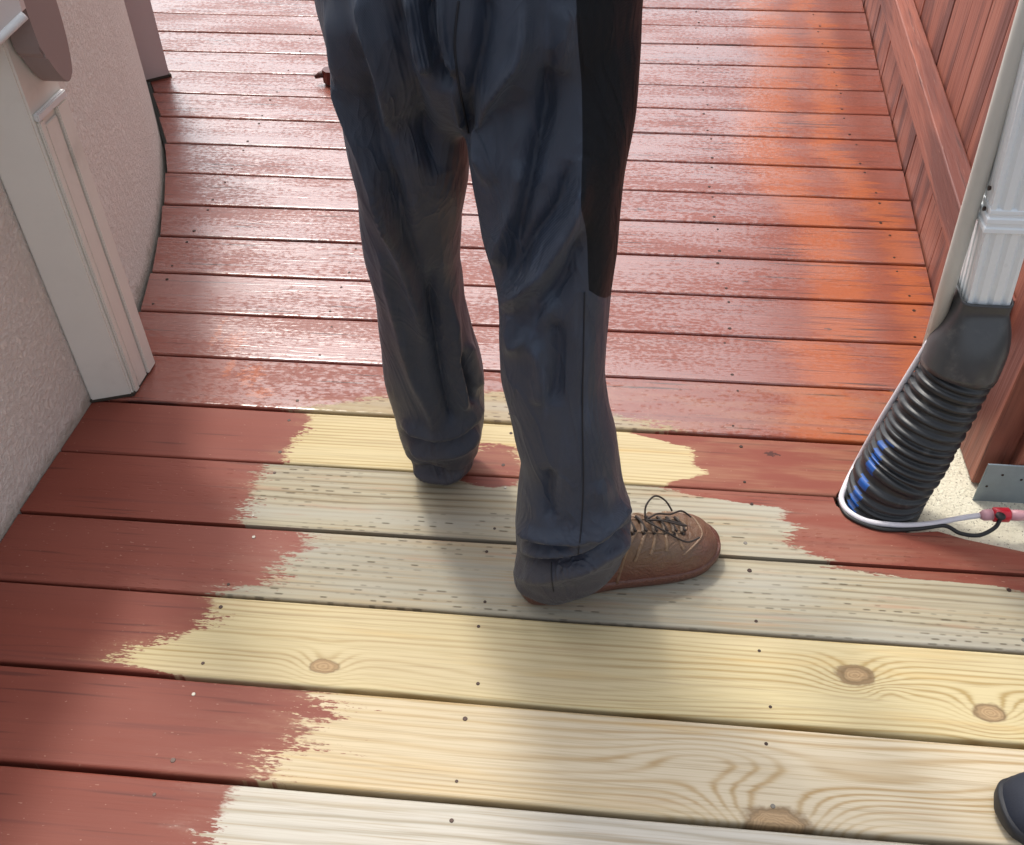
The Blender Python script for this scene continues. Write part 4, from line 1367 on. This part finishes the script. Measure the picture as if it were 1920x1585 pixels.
def build_body():
    # one continuous skinned figure inside the clothes; head, arms raised in front, fingers
    J, E, Rr = [], [], []
    def add(p, r, parent_=None):
        J.append(p); Rr.append(r)
        if parent_ is not None: E.append((parent_, len(J)-1))
        return len(J)-1
    pel = add((-0.13, 1.08, 0.92), (0.13, 0.10))
    sp1 = add((-0.13, 1.09, 1.08), (0.13, 0.10), pel)
    sp2 = add((-0.13, 1.10, 1.28), (0.16, 0.11), sp1)
    nk = add((-0.13, 1.11, 1.46), (0.06, 0.06), sp2)
    hd = add((-0.13, 1.14, 1.56), (0.075, 0.085), nk)
    hd2 = add((-0.13, 1.15, 1.66), (0.075, 0.09), hd)
    add((-0.13, 1.15, 1.72), (0.045, 0.05), hd2)
    for s in (-1, 1):
        hip = add((-0.13+s*0.075, 1.07, 0.84), (0.055, 0.055), pel)
        if s > 0: kn_, an, ft_ = (atY(1038, 600, 0.985).x, 0.985, 0.50), (-0.03, 0.975, 0.10), (0.10, 1.03, 0.05)
        else: kn_, an, ft_ = (atY(782, 560, 1.145).x, 1.145, 0.50), (-0.25, 1.215, 0.10), (-0.25, 1.30, 0.045)
        k = add(kn_, (0.040, 0.042), hip)
        a = add(an, (0.032, 0.035), k)
        add(ft_, (0.028, 0.02), a)
        sh = add((-0.13+s*0.19, 1.10, 1.38), (0.055, 0.055), sp2)
        el = add((-0.13+s*0.23, 1.16, 1.14), (0.042, 0.042), sh)
        wr = add((-0.13+s*0.14, 1.38, 1.18), (0.027, 0.022), el)
        pm = add((-0.13+s*0.115, 1.45, 1.20), (0.036, 0.016), wr)
        for q, ln in enumerate((0.055, 0.065, 0.062, 0.048)):
            b0 = (-0.13+s*(0.135-0.018*q), 1.48, 1.215)
            f1 = add(b0, (0.009, 0.009), pm)
            f2 = add((b0[0], b0[1]+ln*0.6, b0[2]-0.012), (0.0085, 0.0085), f1)
            add((b0[0]-s*0.004, b0[1]+ln*0.8, b0[2]-0.035), (0.007, 0.007), f2)
        t1 = add((-0.13+s*0.075, 1.43, 1.215), (0.011, 0.011), pm)
        add((-0.13+s*0.055, 1.465, 1.225), (0.009, 0.009), t1)
    me = bpy.data.meshes.new('body')
    me.from_pydata(J, E, [])
    me.update()
    tmp = bpy.data.objects.new('body_tmp', me)
    COL.objects.link(tmp)
    tmp.modifiers.new('skin', 'SKIN')
    bm = bmesh.new(); bm.from_mesh(me)
    sl = bm.verts.layers.skin.verify()
    bm.verts.ensure_lookup_table()
    for i, v in enumerate(bm.verts):
        v[sl].radius = Rr[i]
        v[sl].use_root = (i == 0)
    bm.to_mesh(me); bm.free()
    sb = tmp.modifiers.new('sub', 'SUBSURF'); sb.levels = 2
    out = bpy.data.meshes.new_from_object(tmp.evaluated_get(bpy.context.evaluated_depsgraph_get()))
    bpy.data.objects.remove(tmp)
    out.name = 'body'
    # keep the calves and thighs inside the cloth
    body = link('body', out, M['skin'], PER, True)
    # jacket: torso and sleeves
    rings = [ell((-0.13, 1.08, z), a, b, pw=0.9) for z, a, b in ((0.985, 0.195, 0.135), (1.0, 0.200, 0.140), (1.15, 0.195, 0.142), (1.30, 0.215, 0.145), (1.40, 0.20, 0.125), (1.46, 0.11, 0.09), (1.50, 0.075, 0.075))]
    v, f = loft(rings)
    jk = mesh_obj('jacket', v, f, M['jacket'], PER, True)
    for s in (-1, 1):
        P = spline([(-0.13+s*0.16, 1.09, 1.40), (-0.13+s*0.21, 1.11, 1.34), (-0.13+s*0.235, 1.155, 1.13), (-0.13+s*0.19, 1.26, 1.15), (-0.13+s*0.145, 1.365, 1.18)], 6)
        v, f = tube(P, list(np.interp(np.linspace(0, 1, len(P)), [0, 0.2, 0.55, 1], [0.075, 0.075, 0.062, 0.045])), 18)
        mesh_obj('sleeve', v, f, M['jacket'], jk, True)
    bm = bmesh.new(); bmesh.ops.create_uvsphere(bm, u_segments=24, v_segments=14, radius=0.1)
    for vv in bm.verts: vv.co = Vector((vv.co.x*0.90, vv.co.y*1.02, vv.co.z*0.95))+Vector((-0.13, 1.125, 1.675))
    bmesh.ops.delete(bm, geom=[vv for vv in bm.verts if vv.co.z < 1.60 or (vv.co.y > 1.19 and vv.co.z < 1.69)], context='VERTS')
    bm_obj('hair', bm, M['hair'], PER, True)
build_body()

# ------------------------------------------------------------------ small things on the deck
# dark shoe toe at the lower right corner
nroot = empty('dark_shoe', (0.70, 0.66, 0))
tag(nroot, 'dark navy shoe toe at the lower right corner of the deck', 'shoe')
tp = at(1882, 1482, 0.045)
NM = dict(upper=M['navy'], sole=M['navy_sole'], strip=M['navy'], lace=M['navy'], lace2=M['navy'])
sh2 = shoe('shoe_body', (tp.x+0.30, tp.y-0.012, 0.002), rad(180), 0.302, NM, nroot, laces=False)

# stain-soaked brush lying behind the left leg
def make_brush():
    c = at(614, 160, 0.0)
    root = empty('stain_brush', (c.x, c.y, 0))
    tag(root, 'dark red stain-soaked brush lying on the wet boards behind the leg', 'brush')
    o_ = [(c.x-0.012, c.y+0.004), (c.x+0.004, c.y-0.012), (c.x+0.10, c.y-0.016), (c.x+0.10, c.y+0.034), (c.x+0.010, c.y+0.036), (c.x-0.010, c.y+0.022)]
    bm = prism_bm(o_, 0.006, 0.044, 0.007, 3)
    bm_obj('head', bm, M['brush'], root)
    bm = prism_bm([(x_*1.0+0.004, y_) for x_, y_ in o_], 0.0005, 0.0055)
    bm_obj('pad', bm, M['bristle'], root)
    v, f = tube([Vector((c.x-0.002, c.y+0.012, 0.030)), Vector((c.x-0.022, c.y+0.010, 0.026)), Vector((c.x-0.036, c.y+0.006, 0.020))], [0.012, 0.009, 0.0045], 10)
    mesh_obj('nose', v, f, M['bristle'], root, True)
    v, f = tube([Vector((c.x+0.09, c.y+0.012, 0.030)), Vector((c.x+0.14, c.y+0.02, 0.034)), Vector((c.x+0.24, c.y+0.04, 0.022))], [0.010, 0.009, 0.011], 12)
    mesh_obj('handle', v, f, M['brush'], root, True)
make_brush()
